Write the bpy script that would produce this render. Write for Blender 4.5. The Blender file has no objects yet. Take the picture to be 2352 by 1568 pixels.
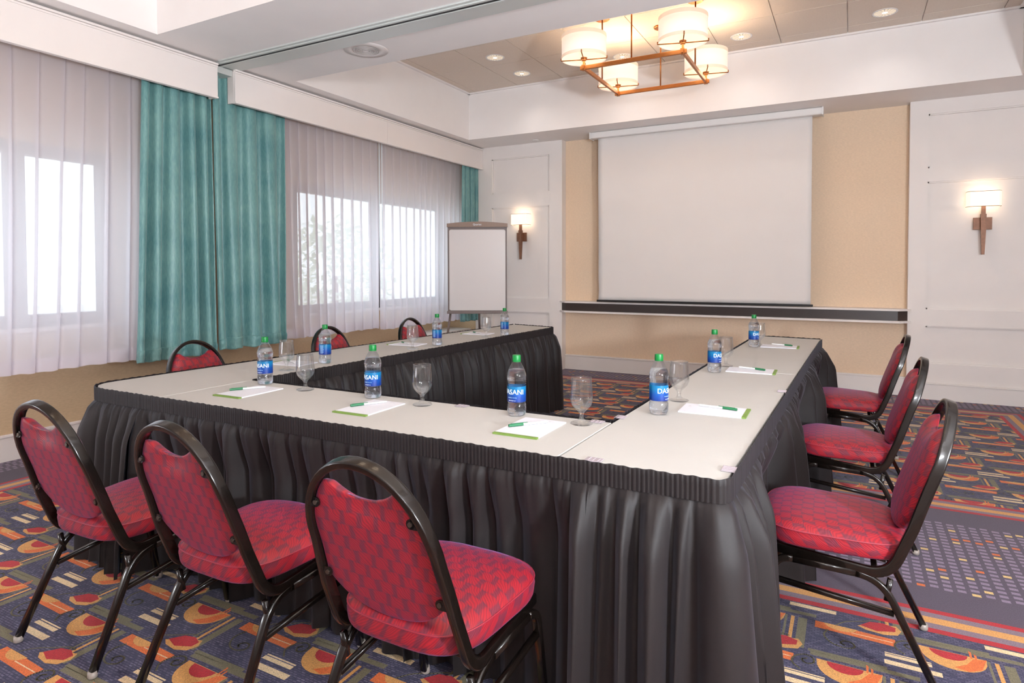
import bpy, bmesh, math, random
from mathutils import Vector, Matrix
PI = math.pi
S = bpy.context.scene
COL = S.collection
random.seed(7)

# ------------------------------------------------------------------ camera
def cam_basis(yaw, pit, rol):
    cy, sy, cp, sp = math.cos(yaw), math.sin(yaw), math.cos(pit), math.sin(pit)
    f = Vector((sy*cp, cy*cp, -sp)); r = Vector((cy, -sy, 0.0)); u = r.cross(f)
    c, s = math.cos(rol), math.sin(rol)
    return c*r+s*u, -s*r+c*u, f
CAM_H = 1.28
FPX = 1443.98
cr, cu, cf = cam_basis(-0.493486, 0.0262789, -0.00183454)
cd = bpy.data.cameras.new('camera'); co = bpy.data.objects.new('camera', cd); COL.objects.link(co)
cd.sensor_width = 36; cd.sensor_fit = 'HORIZONTAL'; cd.lens = FPX/2352*36
cd.shift_y = -(784-656.86)/2352; cd.clip_start = 0.05
m = Matrix.Identity(4)
for i in range(3):
    m[i][0] = cr[i]; m[i][1] = cu[i]; m[i][2] = -cf[i]
m[2][3] = CAM_H
co.matrix_world = m
S.camera = co
S.view_settings.view_transform = 'Standard'; S.view_settings.look = 'None'
S.view_settings.gamma = 1; S.view_settings.use_curve_mapping = False
S.view_settings.exposure = 0.80

# ------------------------------------------------------------------ world and lights
W = bpy.data.worlds.new('daylight'); S.world = W; W.use_nodes = True
wb = W.node_tree.nodes['Background']
wb.inputs[0].default_value = (0.86, 0.93, 1.0, 1); wb.inputs[1].default_value = 1.75

def light(kind, name, loc, energy, color, size=0.1, rot=None, **kw):
    d = bpy.data.lights.new(name, kind); o = bpy.data.objects.new(name, d); COL.objects.link(o)
    o.location = loc; d.energy = energy; d.color = color
    if kind == 'AREA':
        d.size = size
        if 'size_y' in kw: d.shape = 'RECTANGLE'; d.size_y = kw['size_y']
        elif kw.get('disk'): d.shape = 'DISK'
        if 'spread' in kw: d.spread = kw['spread']
    elif kind == 'SPOT':
        d.shadow_soft_size = size; d.spot_size = kw.get('angle', 1.9); d.spot_blend = 0.9
    else:
        d.shadow_soft_size = size
    if rot: o.rotation_euler = rot
    return o
WARM = (1.0, 0.82, 0.62)
COOL = (0.86, 0.93, 1.0)
DOWN_W = 6; BULB_W = 4.6; SCONCE_W = 0.42
DOWNLIGHTS = [(x, y) for y in (6.38,) for x in (-3.30, -2.12, -0.94, 0.24)] + [(-3.30, 5.77), (0.24, 4.6)]
# photographer's flash, one bare and one bounced, plus two added fill lights out of view
light('POINT', 'flash_and_fill_light', (1.82, 1.00, 1.30), 12, COOL, 0.18)
light('AREA', 'raised_fill_light', (1.75, 0.45, 1.25), 88, COOL, 0.3, rot=Vector((-3.6, 2.8, 2.6)).to_track_quat('-Z', 'Y').to_euler(), disk=True)  # added fill, aimed up to brighten the underside of the beam
light('POINT', 'flash_and_fill_light', (-3.9, -0.35, 0.8), 26, COOL, 0.18)  # left one is added fill for the beam, valances and window wall
light('AREA', 'bounced_flash_light', (0.9, -0.5, 1.75), 66, COOL, 0.6, rot=(PI/2+0.85, 0, 0.42), disk=True)
CHAND = [(-1.552, 5.335, 2.945), (-1.552, 1.36, 2.945)]

# ------------------------------------------------------------------ helpers
def link(name, me, mat=None, parent=None):
    o = bpy.data.objects.new(name, me); COL.objects.link(o)
    if mat is not None:
        for mm in (mat if isinstance(mat, (list, tuple)) else [mat]): me.materials.append(mm)
    if parent is not None: o.parent = parent
    return o
def obj(name, bm, mat=None, parent=None, smooth=False, auto=None):
    bmesh.ops.recalc_face_normals(bm, faces=bm.faces[:])
    me = bpy.data.meshes.new(name); bm.to_mesh(me); bm.free()
    if smooth or auto:
        for p in me.polygons: p.use_smooth = True
        if auto: me.set_sharp_from_angle(angle=auto)
    return link(name, me, mat, parent)
def tag(o, label, cat, group=None, kind=None):
    o['label'] = label; o['category'] = cat
    if group: o['group'] = group
    if kind: o['kind'] = kind
    return o
def thing(name, label, cat, loc=(0, 0, 0), rz=0, group=None):
    o = bpy.data.objects.new(name, None); COL.objects.link(o); o.empty_display_size = 0.05
    o.location = loc; o.rotation_euler = (0, 0, rz)
    return tag(o, label, cat, group)
def struct(o): o['kind'] = 'structure'; return o
def box(bm, x0, x1, y0, y1, z0, z1, mi=0, bev=0):
    vs = [bm.verts.new((x, y, z)) for z in (z0, z1) for y in (y0, y1) for x in (x0, x1)]
    fs = [bm.faces.new([vs[i] for i in q]) for q in ((0, 2, 3, 1), (4, 5, 7, 6), (0, 1, 5, 4), (2, 6, 7, 3), (0, 4, 6, 2), (1, 3, 7, 5))]
    for f in fs: f.material_index = mi
    if bev:
        es = list({e for f in fs for e in f.edges})
        r = bmesh.ops.bevel(bm, geom=es, offset=bev, segments=2, affect='EDGES', profile=0.5)
        for f in r['faces']: f.material_index = mi
    return vs
def lathe(bm, prof, n=24, c=(0, 0, 0), cap=(True, True), fn=None, mi=0):
    rings = []
    for r, z in prof:
        ring = []
        for k in range(n):
            a = 2*PI*k/n
            rr = fn(r, z, a) if fn else r
            ring.append(bm.verts.new((c[0]+rr*math.cos(a), c[1]+rr*math.sin(a), c[2]+z)))
        rings.append(ring)
    for a, b in zip(rings, rings[1:]):
        for k in range(n):
            f = bm.faces.new((a[k], a[(k+1) % n], b[(k+1) % n], b[k])); f.material_index = mi
    if cap[0]: bm.faces.new(rings[0][::-1]).material_index = mi
    if cap[1]: bm.faces.new(rings[-1]).material_index = mi
    return rings
def cyl(bm, p0, p1, r0, r1=None, n=12):
    r1 = r0 if r1 is None else r1
    p0, p1 = Vector(p0), Vector(p1); d = (p1-p0).normalized()
    a = d.orthogonal().normalized(); b = d.cross(a)
    A = [bm.verts.new(p0+r0*(math.cos(t)*a+math.sin(t)*b)) for t in [2*PI*k/n for k in range(n)]]
    B = [bm.verts.new(p1+r1*(math.cos(t)*a+math.sin(t)*b)) for t in [2*PI*k/n for k in range(n)]]
    for k in range(n): bm.faces.new((A[k], A[(k+1) % n], B[(k+1) % n], B[k]))
    bm.faces.new(A[::-1]); bm.faces.new(B)
def fillet(pts, rad, seg=6):
    """Round the inner corners of a polyline."""
    P = [Vector(p) for p in pts]; out = [P[0]]
    for i in range(1, len(P)-1):
        a, b, c = P[i-1], P[i], P[i+1]
        r = rad[i] if isinstance(rad, (list, tuple)) else rad
        d1 = (a-b); d2 = (c-b)
        t = min(r, d1.length*0.49, d2.length*0.49)
        s, e = b+d1.normalized()*t, b+d2.normalized()*t
        for k in range(seg+1):
            u = k/seg
            out.append(s*(1-u)**2+b*2*u*(1-u)+e*u*u)
    out.append(P[-1]); return out
def sweep(bm, pts, w, h, side, n=12, power=0.45, cap=True):
    """Sweep a rounded rectangle (w along 'side', h across) along pts."""
    pts = [Vector(p) for p in pts]; rings = []
    for i, p in enumerate(pts):
        t = (pts[min(i+1, len(pts)-1)]-pts[max(i-1, 0)]).normalized()
        sd = side(p, t) if callable(side) else Vector(side)
        sd = (sd-t*sd.dot(t)).normalized(); nn = t.cross(sd)
        ring = []
        for k in range(n):
            a = 2*PI*(k+0.5)/n; ca, sa = math.cos(a), math.sin(a)
            x = math.copysign(abs(ca)**power, ca)*w/2; y = math.copysign(abs(sa)**power, sa)*h/2
            ring.append(bm.verts.new(p+sd*x+nn*y))
        rings.append(ring)
    for A, B in zip(rings, rings[1:]):
        for k in range(n): bm.faces.new((A[k], A[(k+1) % n], B[(k+1) % n], B[k]))
    if cap: bm.faces.new(rings[0][::-1]); bm.faces.new(rings[-1])
def lerp(a, b, t): return a+(b-a)*t
def interp(tab, x):
    if x <= tab[0][0]: return tab[0][1]
    for (a, b), (c, d) in zip(tab, tab[1:]):
        if x <= c: return lerp(b, d, (x-a)/(c-a))
    return tab[-1][1]
def text_mesh(body, size, extrude=0.0003, align='CENTER'):
    cu_ = bpy.data.curves.new('lettering', 'FONT'); cu_.body = body; cu_.size = size; cu_.extrude = extrude
    cu_.align_x = align; cu_.align_y = 'CENTER'; cu_.resolution_u = 3
    o = bpy.data.objects.new('lettering', cu_); COL.objects.link(o)
    dg = bpy.context.evaluated_depsgraph_get(); me = bpy.data.meshes.new_from_object(o.evaluated_get(dg))
    bpy.data.objects.remove(o); bpy.data.curves.remove(cu_)
    return me

# ------------------------------------------------------------------ materials
def srgb(r, g, b):
    f = lambda v: (v/255/12.92) if v/255 <= 0.04045 else ((v/255+0.055)/1.055)**2.4
    return (f(r), f(g), f(b), 1)
def newmat(name):
    mt = bpy.data.materials.new(name); mt.use_nodes = True
    return mt, mt.node_tree, mt.node_tree.nodes['Principled BSDF']
def N(nt, kind, **kw):
    n = nt.nodes.new(kind)
    for k, v in kw.items(): setattr(n, k, v)
    return n
def mat(name, col, rough=0.6, metal=0, noise=0, nscale=30, bump=0, bscale=200, sheen=0, spec=0.5, trans=0, ior=1.45, coat=0, stretch=None, sheentint=None):
    mt, nt, b = newmat(name)
    b.inputs['Base Color'].default_value = col; b.inputs['Roughness'].default_value = rough
    b.inputs['Metallic'].default_value = metal; b.inputs['Specular IOR Level'].default_value = spec
    b.inputs['Transmission Weight'].default_value = trans; b.inputs['IOR'].default_value = ior
    b.inputs['Coat Weight'].default_value = coat
    b.inputs['Sheen Weight'].default_value = sheen
    if sheentint: b.inputs['Sheen Tint'].default_value = sheentint
    tc = N(nt, 'ShaderNodeTexCoord'); mp = N(nt, 'ShaderNodeMapping'); nt.links.new(tc.outputs['Object'], mp.inputs[0])
    if stretch: mp.inputs['Scale'].default_value = stretch
    if noise:
        t = N(nt, 'ShaderNodeTexNoise'); t.inputs['Scale'].default_value = nscale; t.inputs['Detail'].default_value = 5
        nt.links.new(mp.outputs[0], t.inputs[0])
        h = N(nt, 'ShaderNodeHueSaturation'); h.inputs['Color'].default_value = col
        mr = N(nt, 'ShaderNodeMapRange'); mr.inputs['From Min'].default_value = 0.3; mr.inputs['From Max'].default_value = 0.7
        mr.inputs['To Min'].default_value = 1-noise; mr.inputs['To Max'].default_value = 1+noise
        nt.links.new(t.outputs[0], mr.inputs[0]); nt.links.new(mr.outputs[0], h.inputs['Value']); nt.links.new(h.outputs[0], b.inputs['Base Color'])
    if bump:
        t = N(nt, 'ShaderNodeTexNoise'); t.inputs['Scale'].default_value = bscale; t.inputs['Detail'].default_value = 3
        nt.links.new(mp.outputs[0], t.inputs[0])
        bp = N(nt, 'ShaderNodeBump'); bp.inputs['Strength'].default_value = bump; bp.inputs['Distance'].default_value = 0.003
        nt.links.new(t.outputs[0], bp.inputs['Height']); nt.links.new(bp.outputs[0], b.inputs['Normal'])
    return mt

M = {}
M['paint'] = mat('warm_white_paint', srgb(242, 236, 233), 0.65, noise=0.02, nscale=3, spec=0.3)
M['panel'] = mat('panel_paint', srgb(234, 226, 221), 0.5, noise=0.015, nscale=4, spec=0.35)
M['tile'] = mat('ceiling_tile', srgb(226, 212, 198), 0.85, noise=0.03, nscale=60, bump=0.15, bscale=500, spec=0.1)
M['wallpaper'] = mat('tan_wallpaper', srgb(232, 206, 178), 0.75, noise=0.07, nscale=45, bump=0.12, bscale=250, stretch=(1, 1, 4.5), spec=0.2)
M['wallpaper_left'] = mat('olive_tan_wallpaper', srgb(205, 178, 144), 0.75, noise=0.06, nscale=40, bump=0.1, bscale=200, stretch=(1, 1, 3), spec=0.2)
M['casing'] = mat('white_metal_casing', srgb(235, 230, 226), 0.4, spec=0.4)
M['screen'] = mat('matte_screen', srgb(226, 220, 216), 0.9, noise=0.012, nscale=3, spec=0.1)
M['black'] = mat('black_plastic', srgb(22, 18, 18), 0.5)
M['valance'] = mat('valance_vinyl', srgb(236, 227, 222), 0.5, noise=0.01, nscale=5, spec=0.35)
M['granite'] = mat('speckled_granite', srgb(62, 50, 46), 0.35, noise=0.9, nscale=330, spec=0.5)
M['bronze'] = mat('brushed_bronze', srgb(176, 112, 62), 0.38, metal=0.75, noise=0.12, nscale=25, stretch=(1, 1, 6))
M['bronze_dark'] = mat('walnut_bronze', srgb(128, 88, 66), 0.45, metal=0.3, noise=0.15, nscale=40)
M['tube'] = mat('black_chair_tube', srgb(24, 18, 15), 0.22, metal=0.25, noise=0.2, nscale=30, coat=0.3)
M['glide'] = mat('clear_glide', srgb(150, 140, 132), 0.3)
M['screw'] = mat('screw_steel', srgb(90, 78, 70), 0.35, metal=0.8)
M['skirt'] = mat('dark_satin_skirt', srgb(26, 19, 18), 0.6, noise=0.14, nscale=240, sheen=0.12, spec=0.4, sheentint=(0.62, 0.66, 0.85, 1))
M['cloth'] = mat('ivory_tablecloth', srgb(183, 180, 176), 0.85, noise=0.018, nscale=5, bump=0.12, bscale=60, spec=0.15)
M['wood'] = mat('plywood', srgb(150, 110, 75), 0.6, noise=0.1)
M['steel'] = mat('grey_steel', srgb(120, 120, 120), 0.4, metal=0.6)
M['paper'] = mat('white_paper', srgb(214, 214, 222), 0.7)
M['green_band'] = mat('green_binding', srgb(112, 140, 62), 0.6)
M['pen_cap'] = mat('green_pen_cap', srgb(38, 108, 70), 0.35)
M['pen_white'] = mat('white_pen_barrel', srgb(238, 238, 238), 0.3)
M['bottle_cap'] = mat('green_bottle_cap', srgb(4, 118, 50), 0.4)
M['ink'] = mat('pale_print', srgb(235, 245, 250), 0.5)
M['ink2'] = mat('faint_print', srgb(150, 190, 225), 0.5)
M['grey_ink'] = mat('faint_grey_print', srgb(190, 188, 190), 0.6)
M['flip_frame'] = mat('grey_plastic_frame', srgb(118, 104, 100), 0.45)
M['flip_head'] = mat('taupe_plastic_header', srgb(142, 118, 104), 0.45)
M['whiteboard'] = mat('whiteboard', srgb(214, 208, 206), 0.25, spec=0.4)
M['window_frame'] = mat('grey_aluminium', srgb(52, 52, 52), 0.45, metal=0.2)
M['alu'] = mat('pale_aluminium', srgb(205, 208, 204), 0.4, metal=0.25)
M['clip'] = mat('clear_clip', srgb(205, 192, 200), 0.2, trans=0.35)
M['speaker'] = mat('white_speaker_grille', srgb(222, 214, 210), 0.5)
M['speaker_dark'] = mat('speaker_ring', srgb(190, 182, 178), 0.6)
M['chrome'] = mat('chrome_reflector', srgb(235, 225, 212), 0.18, metal=0.9)
M['leaf'] = mat('outdoor_leaves', srgb(214, 222, 204), 0.8, noise=0.15, nscale=6)
M['ground'] = mat('outdoor_paving', srgb(225, 222, 214), 0.9)

def fabric(name, c1, c2, c3, sc):
    """Red upholstery: staggered purple blocks in a red ground, hatched with fine wavy lines."""
    mt, nt, b = newmat(name)
    tc = N(nt, 'ShaderNodeTexCoord')
    nz = N(nt, 'ShaderNodeTexNoise'); nz.inputs['Scale'].default_value = 26; nt.links.new(tc.outputs['UV'], nz.inputs[0])
    sep = N(nt, 'ShaderNodeSeparateXYZ'); nt.links.new(tc.outputs['UV'], sep.inputs[0])
    def mth(op, a, bb=None, c=None):
        n = N(nt, 'ShaderNodeMath', operation=op)
        for i, v in enumerate((a, bb, c)):
            if v is None: continue
            if isinstance(v, (int, float)): n.inputs[i].default_value = v
            else: nt.links.new(v, n.inputs[i])
        return n.outputs[0]
    wob = mth('MULTIPLY', mth('SUBTRACT', nz.outputs[0], 0.5), 0.35)
    v = mth('ADD', mth('MULTIPLY', sep.outputs[1], 29.0), wob)
    row = mth('FLOOR', v); par = mth('MULTIPLY', mth('MODULO', row, 2.0), 0.5)
    u = mth('FRACT', mth('ADD', mth('ADD', mth('MULTIPLY', sep.outputs[0], 20.0), wob), par))
    # block mask: 1 inside the purple block
    d = mth('ABSOLUTE', mth('SUBTRACT', u, 0.5))
    mk = N(nt, 'ShaderNodeMapRange', interpolation_type='SMOOTHSTEP'); mk.inputs['From Min'].default_value = 0.08; mk.inputs['From Max'].default_value = 0.22
    mk.inputs['To Min'].default_value = 1; mk.inputs['To Max'].default_value = 0; nt.links.new(d, mk.inputs[0])
    fv = mth('ABSOLUTE', mth('SUBTRACT', mth('FRACT', v), 0.5))
    mv = N(nt, 'ShaderNodeMapRange', interpolation_type='SMOOTHSTEP'); mv.inputs['From Min'].default_value = 0.36; mv.inputs['From Max'].default_value = 0.5
    mv.inputs['To Min'].default_value = 0.0; mv.inputs['To Max'].default_value = 0.35; nt.links.new(fv, mv.inputs[0])
    blk = mth('MINIMUM', mth('ADD', mth('MULTIPLY', mk.outputs[0], 0.75), mv.outputs[0]), 1.0)
    wv = N(nt, 'ShaderNodeTexWave'); nt.links.new(tc.outputs['UV'], wv.inputs[0])
    wv.inputs['Scale'].default_value = 62; wv.inputs['Distortion'].default_value = 9.0; wv.inputs['Detail'].default_value = 0.4; wv.inputs['Detail Scale'].default_value = 0.55
    wv.bands_direction = 'DIAGONAL'
    r1 = N(nt, 'ShaderNodeMix', data_type='RGBA'); r1.inputs[6].default_value = c1; r1.inputs[7].default_value = c2
    nt.links.new(blk, r1.inputs[0])
    r2 = N(nt, 'ShaderNodeMix', data_type='RGBA'); r2.inputs[7].default_value = c3
    nt.links.new(mth('MULTIPLY', wv.outputs['Fac'], 0.5), r2.inputs[0]); nt.links.new(r1.outputs[2], r2.inputs[6]); nt.links.new(r2.outputs[2], b.inputs['Base Color'])
    b.inputs['Roughness'].default_value = 0.5; b.inputs['Sheen Weight'].default_value = 0.16
    b.inputs['Sheen Tint'].default_value = (0.45, 0.42, 1.0, 1); b.inputs['Sheen Roughness'].default_value = 0.35
    bp = N(nt, 'ShaderNodeBump'); bp.inputs['Strength'].default_value = 0.2; bp.inputs['Distance'].default_value = 0.001
    nt.links.new(wv.outputs['Fac'], bp.inputs['Height']); nt.links.new(bp.outputs[0], b.inputs['Normal'])
    return mt
M['fabric'] = fabric('red_woven_upholstery', srgb(162, 25, 36), srgb(98, 40, 56), srgb(76, 16, 36), 15)

def carpet(name, col, blotch=None, amt=0.5, sc=110):
    mt, nt, b = newmat(name)
    tc = N(nt, 'ShaderNodeTexCoord')
    t = N(nt, 'ShaderNodeTexNoise'); t.inputs['Scale'].default_value = 260; t.inputs['Detail'].default_value = 4; nt.links.new(tc.outputs['Object'], t.inputs[0])
    h = N(nt, 'ShaderNodeHueSaturation'); h.inputs['Color'].default_value = col
    mr = N(nt, 'ShaderNodeMapRange'); mr.inputs['From Min'].default_value = 0.3; mr.inputs['From Max'].default_value = 0.7
    mr.inputs['To Min'].default_value = 0.7; mr.inputs['To Max'].default_value = 1.3
    nt.links.new(t.outputs[0], mr.inputs[0]); nt.links.new(mr.outputs[0], h.inputs['Value'])
    if blotch:
        br = N(nt, 'ShaderNodeTexBrick'); nt.links.new(tc.outputs['Object'], br.inputs[0]); br.inputs['Scale'].default_value = 34
        br.inputs['Color1'].default_value = (0, 0, 0, 1); br.inputs['Color2'].default_value = (1, 1, 1, 1); br.inputs['Mortar'].default_value = (0, 0, 0, 1)
        br.inputs['Mortar Size'].default_value = 0.06; br.inputs['Brick Width'].default_value = 0.6; br.inputs['Row Height'].default_value = 0.3
        v = N(nt, 'ShaderNodeTexNoise'); v.inputs['Scale'].default_value = 14; nt.links.new(tc.outputs['Object'], v.inputs[0])
        ml = N(nt, 'ShaderNodeMath', operation='MULTIPLY'); nt.links.new(br.outputs['Color'], ml.inputs[0]); nt.links.new(v.outputs[0], ml.inputs[1])
        mx = N(nt, 'ShaderNodeMix', data_type='RGBA'); mx.inputs[6].default_value = col; mx.inputs[7].default_value = blotch
        nt.links.new(ml.outputs[0], mx.inputs[0]); nt.links.new(mx.outputs[2], h.inputs['Color'])
    nt.links.new(h.outputs[0], b.inputs['Base Color'])
    b.inputs['Roughness'].default_value = 0.95; b.inputs['Specular IOR Level'].default_value = 0.1
    b.inputs['Sheen Weight'].default_value = 0.15
    bp = N(nt, 'ShaderNodeBump'); bp.inputs['Strength'].default_value = 0.5; bp.inputs['Distance'].default_value = 0.004
    nt.links.new(t.outputs[0], bp.inputs['Height']); nt.links.new(bp.outputs[0], b.inputs['Normal'])
    return mt
CARPET = [carpet('carpet_purple', srgb(80, 68, 84)), carpet('carpet_navy', srgb(50, 47, 74), srgb(124, 116, 142)),
          carpet('carpet_red', srgb(170, 26, 36)), carpet('carpet_grey', srgb(124, 106, 118)), carpet('carpet_orange', srgb(208, 102, 46)),
          carpet('carpet_tan', srgb(204, 146, 80)), carpet('carpet_cream', srgb(218, 190, 150)), carpet('carpet_olive', srgb(110, 102, 78)),
          carpet('carpet_lilac', srgb(134, 116, 138)), carpet('carpet_yellow', srgb(212, 178, 118))]
PUR, NAV, RED, GRY, ORA, TAN, CRE, OLI, LIL, YEL = range(10)

def drape_mat(name, col, col2):
    mt, nt, b = newmat(name)
    tc = N(nt, 'ShaderNodeTexCoord'); mp = N(nt, 'ShaderNodeMapping'); nt.links.new(tc.outputs['Object'], mp.inputs[0])
    mp.inputs['Scale'].default_value = (1, 1, 0.12)
    t = N(nt, 'ShaderNodeTexNoise'); t.inputs['Scale'].default_value = 190; t.inputs['Detail'].default_value = 4; nt.links.new(mp.outputs[0], t.inputs[0])
    t2 = N(nt, 'ShaderNodeTexNoise'); t2.inputs['Scale'].default_value = 3; nt.links.new(tc.outputs['Object'], t2.inputs[0])
    ad = N(nt, 'ShaderNodeMath', operation='ADD'); nt.links.new(t.outputs[0], ad.inputs[0]); nt.links.new(t2.outputs[0], ad.inputs[1])
    mr = N(nt, 'ShaderNodeMapRange'); mr.inputs['From Min'].default_value = 0.7; mr.inputs['From Max'].default_value = 1.3; nt.links.new(ad.outputs[0], mr.inputs[0])
    mx = N(nt, 'ShaderNodeMix', data_type='RGBA'); mx.inputs[6].default_value = col; mx.inputs[7].default_value = col2
    nt.links.new(mr.outputs[0], mx.inputs[0]); nt.links.new(mx.outputs[2], b.inputs['Base Color'])
    b.inputs['Roughness'].default_value = 0.42; b.inputs['Sheen Weight'].default_value = 0.3; b.inputs['Specular IOR Level'].default_value = 0.45
    return mt
M['teal'] = drape_mat('teal_satin_drape', srgb(76, 128, 131), srgb(120, 163, 158))

def sheer_mat():
    mt, nt, b = newmat('white_voile')
    out = nt.nodes['Material Output']
    b.inputs['Base Color'].default_value = srgb(238, 230, 236); b.inputs['Roughness'].default_value = 0.9; b.inputs['Specular IOR Level'].default_value = 0.1
    tr = N(nt, 'ShaderNodeBsdfTranslucent'); tr.inputs[0].default_value = srgb(240, 236, 244)
    tp = N(nt, 'ShaderNodeBsdfTransparent'); tp.inputs[0].default_value = (1, 1, 1, 1)
    a = N(nt, 'ShaderNodeMixShader'); a.inputs[0].default_value = 0.55
    nt.links.new(b.outputs[0], a.inputs[1]); nt.links.new(tr.outputs[0], a.inputs[2])
    c = N(nt, 'ShaderNodeMixShader'); c.inputs[0].default_value = 0.23
    nt.links.new(a.outputs[0], c.inputs[1]); nt.links.new(tp.outputs[0], c.inputs[2]); nt.links.new(c.outputs[0], out.inputs[0])
    return mt
M['sheer'] = sheer_mat()

def shade_mat(name, col, strength, ecol):
    """Lit fabric lamp shade: translucent cloth that glows."""
    mt, nt, b = newmat(name)
    b.inputs['Base Color'].default_value = col; b.inputs['Roughness'].default_value = 0.8
    b.inputs['Emission Color'].default_value = ecol; b.inputs['Emission Strength'].default_value = strength
    tc = N(nt, 'ShaderNodeTexCoord'); t = N(nt, 'ShaderNodeTexNoise'); t.inputs['Scale'].default_value = 160
    mp = N(nt, 'ShaderNodeMapping'); mp.inputs['Scale'].default_value = (1, 1, 0.2); nt.links.new(tc.outputs['Object'], mp.inputs[0]); nt.links.new(mp.outputs[0], t.inputs[0])
    bp = N(nt, 'ShaderNodeBump'); bp.inputs['Strength'].default_value = 0.2; bp.inputs['Distance'].default_value = 0.001
    nt.links.new(t.outputs[0], bp.inputs['Height']); nt.links.new(bp.outputs[0], b.inputs['Normal'])
    return mt
M['shade'] = shade_mat('lit_linen_shade', srgb(232, 214, 198), 0.34, (1.0, 0.83, 0.70, 1))
M['shade_hem'] = shade_mat('lit_shade_hem', srgb(214, 190, 168), 0.26, (1.0, 0.78, 0.60, 1))
M['diffuser'] = shade_mat('lit_diffuser', srgb(250, 235, 205), 0.62, (1.0, 0.80, 0.52, 1))
M['sconce_shade'] = shade_mat('lit_sconce_shade', srgb(250, 238, 220), 0.45, (1.0, 0.86, 0.66, 1))
M['lamp_glow'] = shade_mat('lamp_glow', (1, 1, 1, 1), 2.5, (1.0, 0.86, 0.66, 1))
M['lamp_mid'] = shade_mat('lamp_mid', (1, 1, 1, 1), 1.0, (1.0, 0.86, 0.70, 1))
M['lamp_soft'] = shade_mat('lamp_soft', srgb(230, 215, 195), 0.30, (1.0, 0.84, 0.62, 1))

def clear_mat(name, col, amount, ior, rough=0.0):
    """Thin clear wall: fresnel reflection over plain see-through."""
    mt, nt, b = newmat(name); out = nt.nodes['Material Output']; nt.nodes.remove(b)
    fr = N(nt, 'ShaderNodeFresnel'); geo = N(nt, 'ShaderNodeNewGeometry')
    iv = N(nt, 'ShaderNodeMapRange'); iv.inputs['To Min'].default_value = ior; iv.inputs['To Max'].default_value = 1/ior
    nt.links.new(geo.outputs['Backfacing'], iv.inputs[0]); nt.links.new(iv.outputs[0], fr.inputs[0])
    gl = N(nt, 'ShaderNodeBsdfGlossy'); gl.inputs['Roughness'].default_value = 0.04
    tp = N(nt, 'ShaderNodeBsdfTransparent'); tp.inputs[0].default_value = col
    gs = N(nt, 'ShaderNodeBsdfGlass'); gs.inputs['IOR'].default_value = ior; gs.inputs['Color'].default_value = (0.97, 0.98, 1, 1); gs.inputs['Roughness'].default_value = rough
    a = N(nt, 'ShaderNodeMixShader'); nt.links.new(fr.outputs[0], a.inputs[0]); nt.links.new(tp.outputs[0], a.inputs[1]); nt.links.new(gl.outputs[0], a.inputs[2])
    c = N(nt, 'ShaderNodeMixShader'); c.inputs[0].default_value = amount
    nt.links.new(a.outputs[0], c.inputs[1]); nt.links.new(gs.outputs[0], c.inputs[2]); nt.links.new(c.outputs[0], out.inputs[0])
    return mt
M['pet'] = clear_mat('clear_bottle_plastic', (0.94, 0.96, 0.98, 1), 0.15, 1.5)
M['water'] = clear_mat('water', (0.95, 0.97, 1, 1), 0.8, 1.33)
M['glass'] = clear_mat('stemware_glass', (0.985, 0.99, 0.99, 1), 0.18, 1.5)
M['pane'] = clear_mat('window_pane', (0.95, 0.98, 0.98, 1), 0.0, 1.3)

def label_mat():
    mt, nt, b = newmat('blue_bottle_label')
    tc = N(nt, 'ShaderNodeTexCoord'); sp = N(nt, 'ShaderNodeSeparateXYZ'); nt.links.new(tc.outputs['Object'], sp.inputs[0])
    mr = N(nt, 'ShaderNodeMapRange'); mr.inputs['From Min'].default_value = 0.052; mr.inputs['From Max'].default_value = 0.118; nt.links.new(sp.outputs[2], mr.inputs[0])
    nz = N(nt, 'ShaderNodeTexNoise'); nz.inputs['Scale'].default_value = 22; nt.links.new(tc.outputs['Object'], nz.inputs[0])
    ad = N(nt, 'ShaderNodeMath', operation='MULTIPLY_ADD'); nt.links.new(nz.outputs[0], ad.inputs[0]); ad.inputs[1].default_value = 0.5; nt.links.new(mr.outputs[0], ad.inputs[2])
    cr_ = N(nt, 'ShaderNodeValToRGB'); e = cr_.color_ramp.elements
    e[0].position = 0.2; e[0].color = srgb(14, 40, 120); e[1].position = 1.0; e[1].color = srgb(6, 108, 158)
    k = cr_.color_ramp.elements.new(0.62); k.color = srgb(8, 70, 150)
    nt.links.new(ad.outputs[0], cr_.inputs[0]); nt.links.new(cr_.outputs[0], b.inputs['Base Color']); b.inputs['Roughness'].default_value = 0.35
    return mt
M['label'] = label_mat()

# ------------------------------------------------------------------ room shell
XL, XR, YB, YF = -4.98, 2.0, 7.35, -0.75
YN = 7.47              # back of the wall niche
ZS, ZT = 2.92, 3.50    # soffit and tray heights
TX0, TX1 = -4.265, 1.27
TRAYS = [(-0.02, 2.725), (3.965, 6.79)]
NX0, NX1 = -3.23, 0.505

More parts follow.
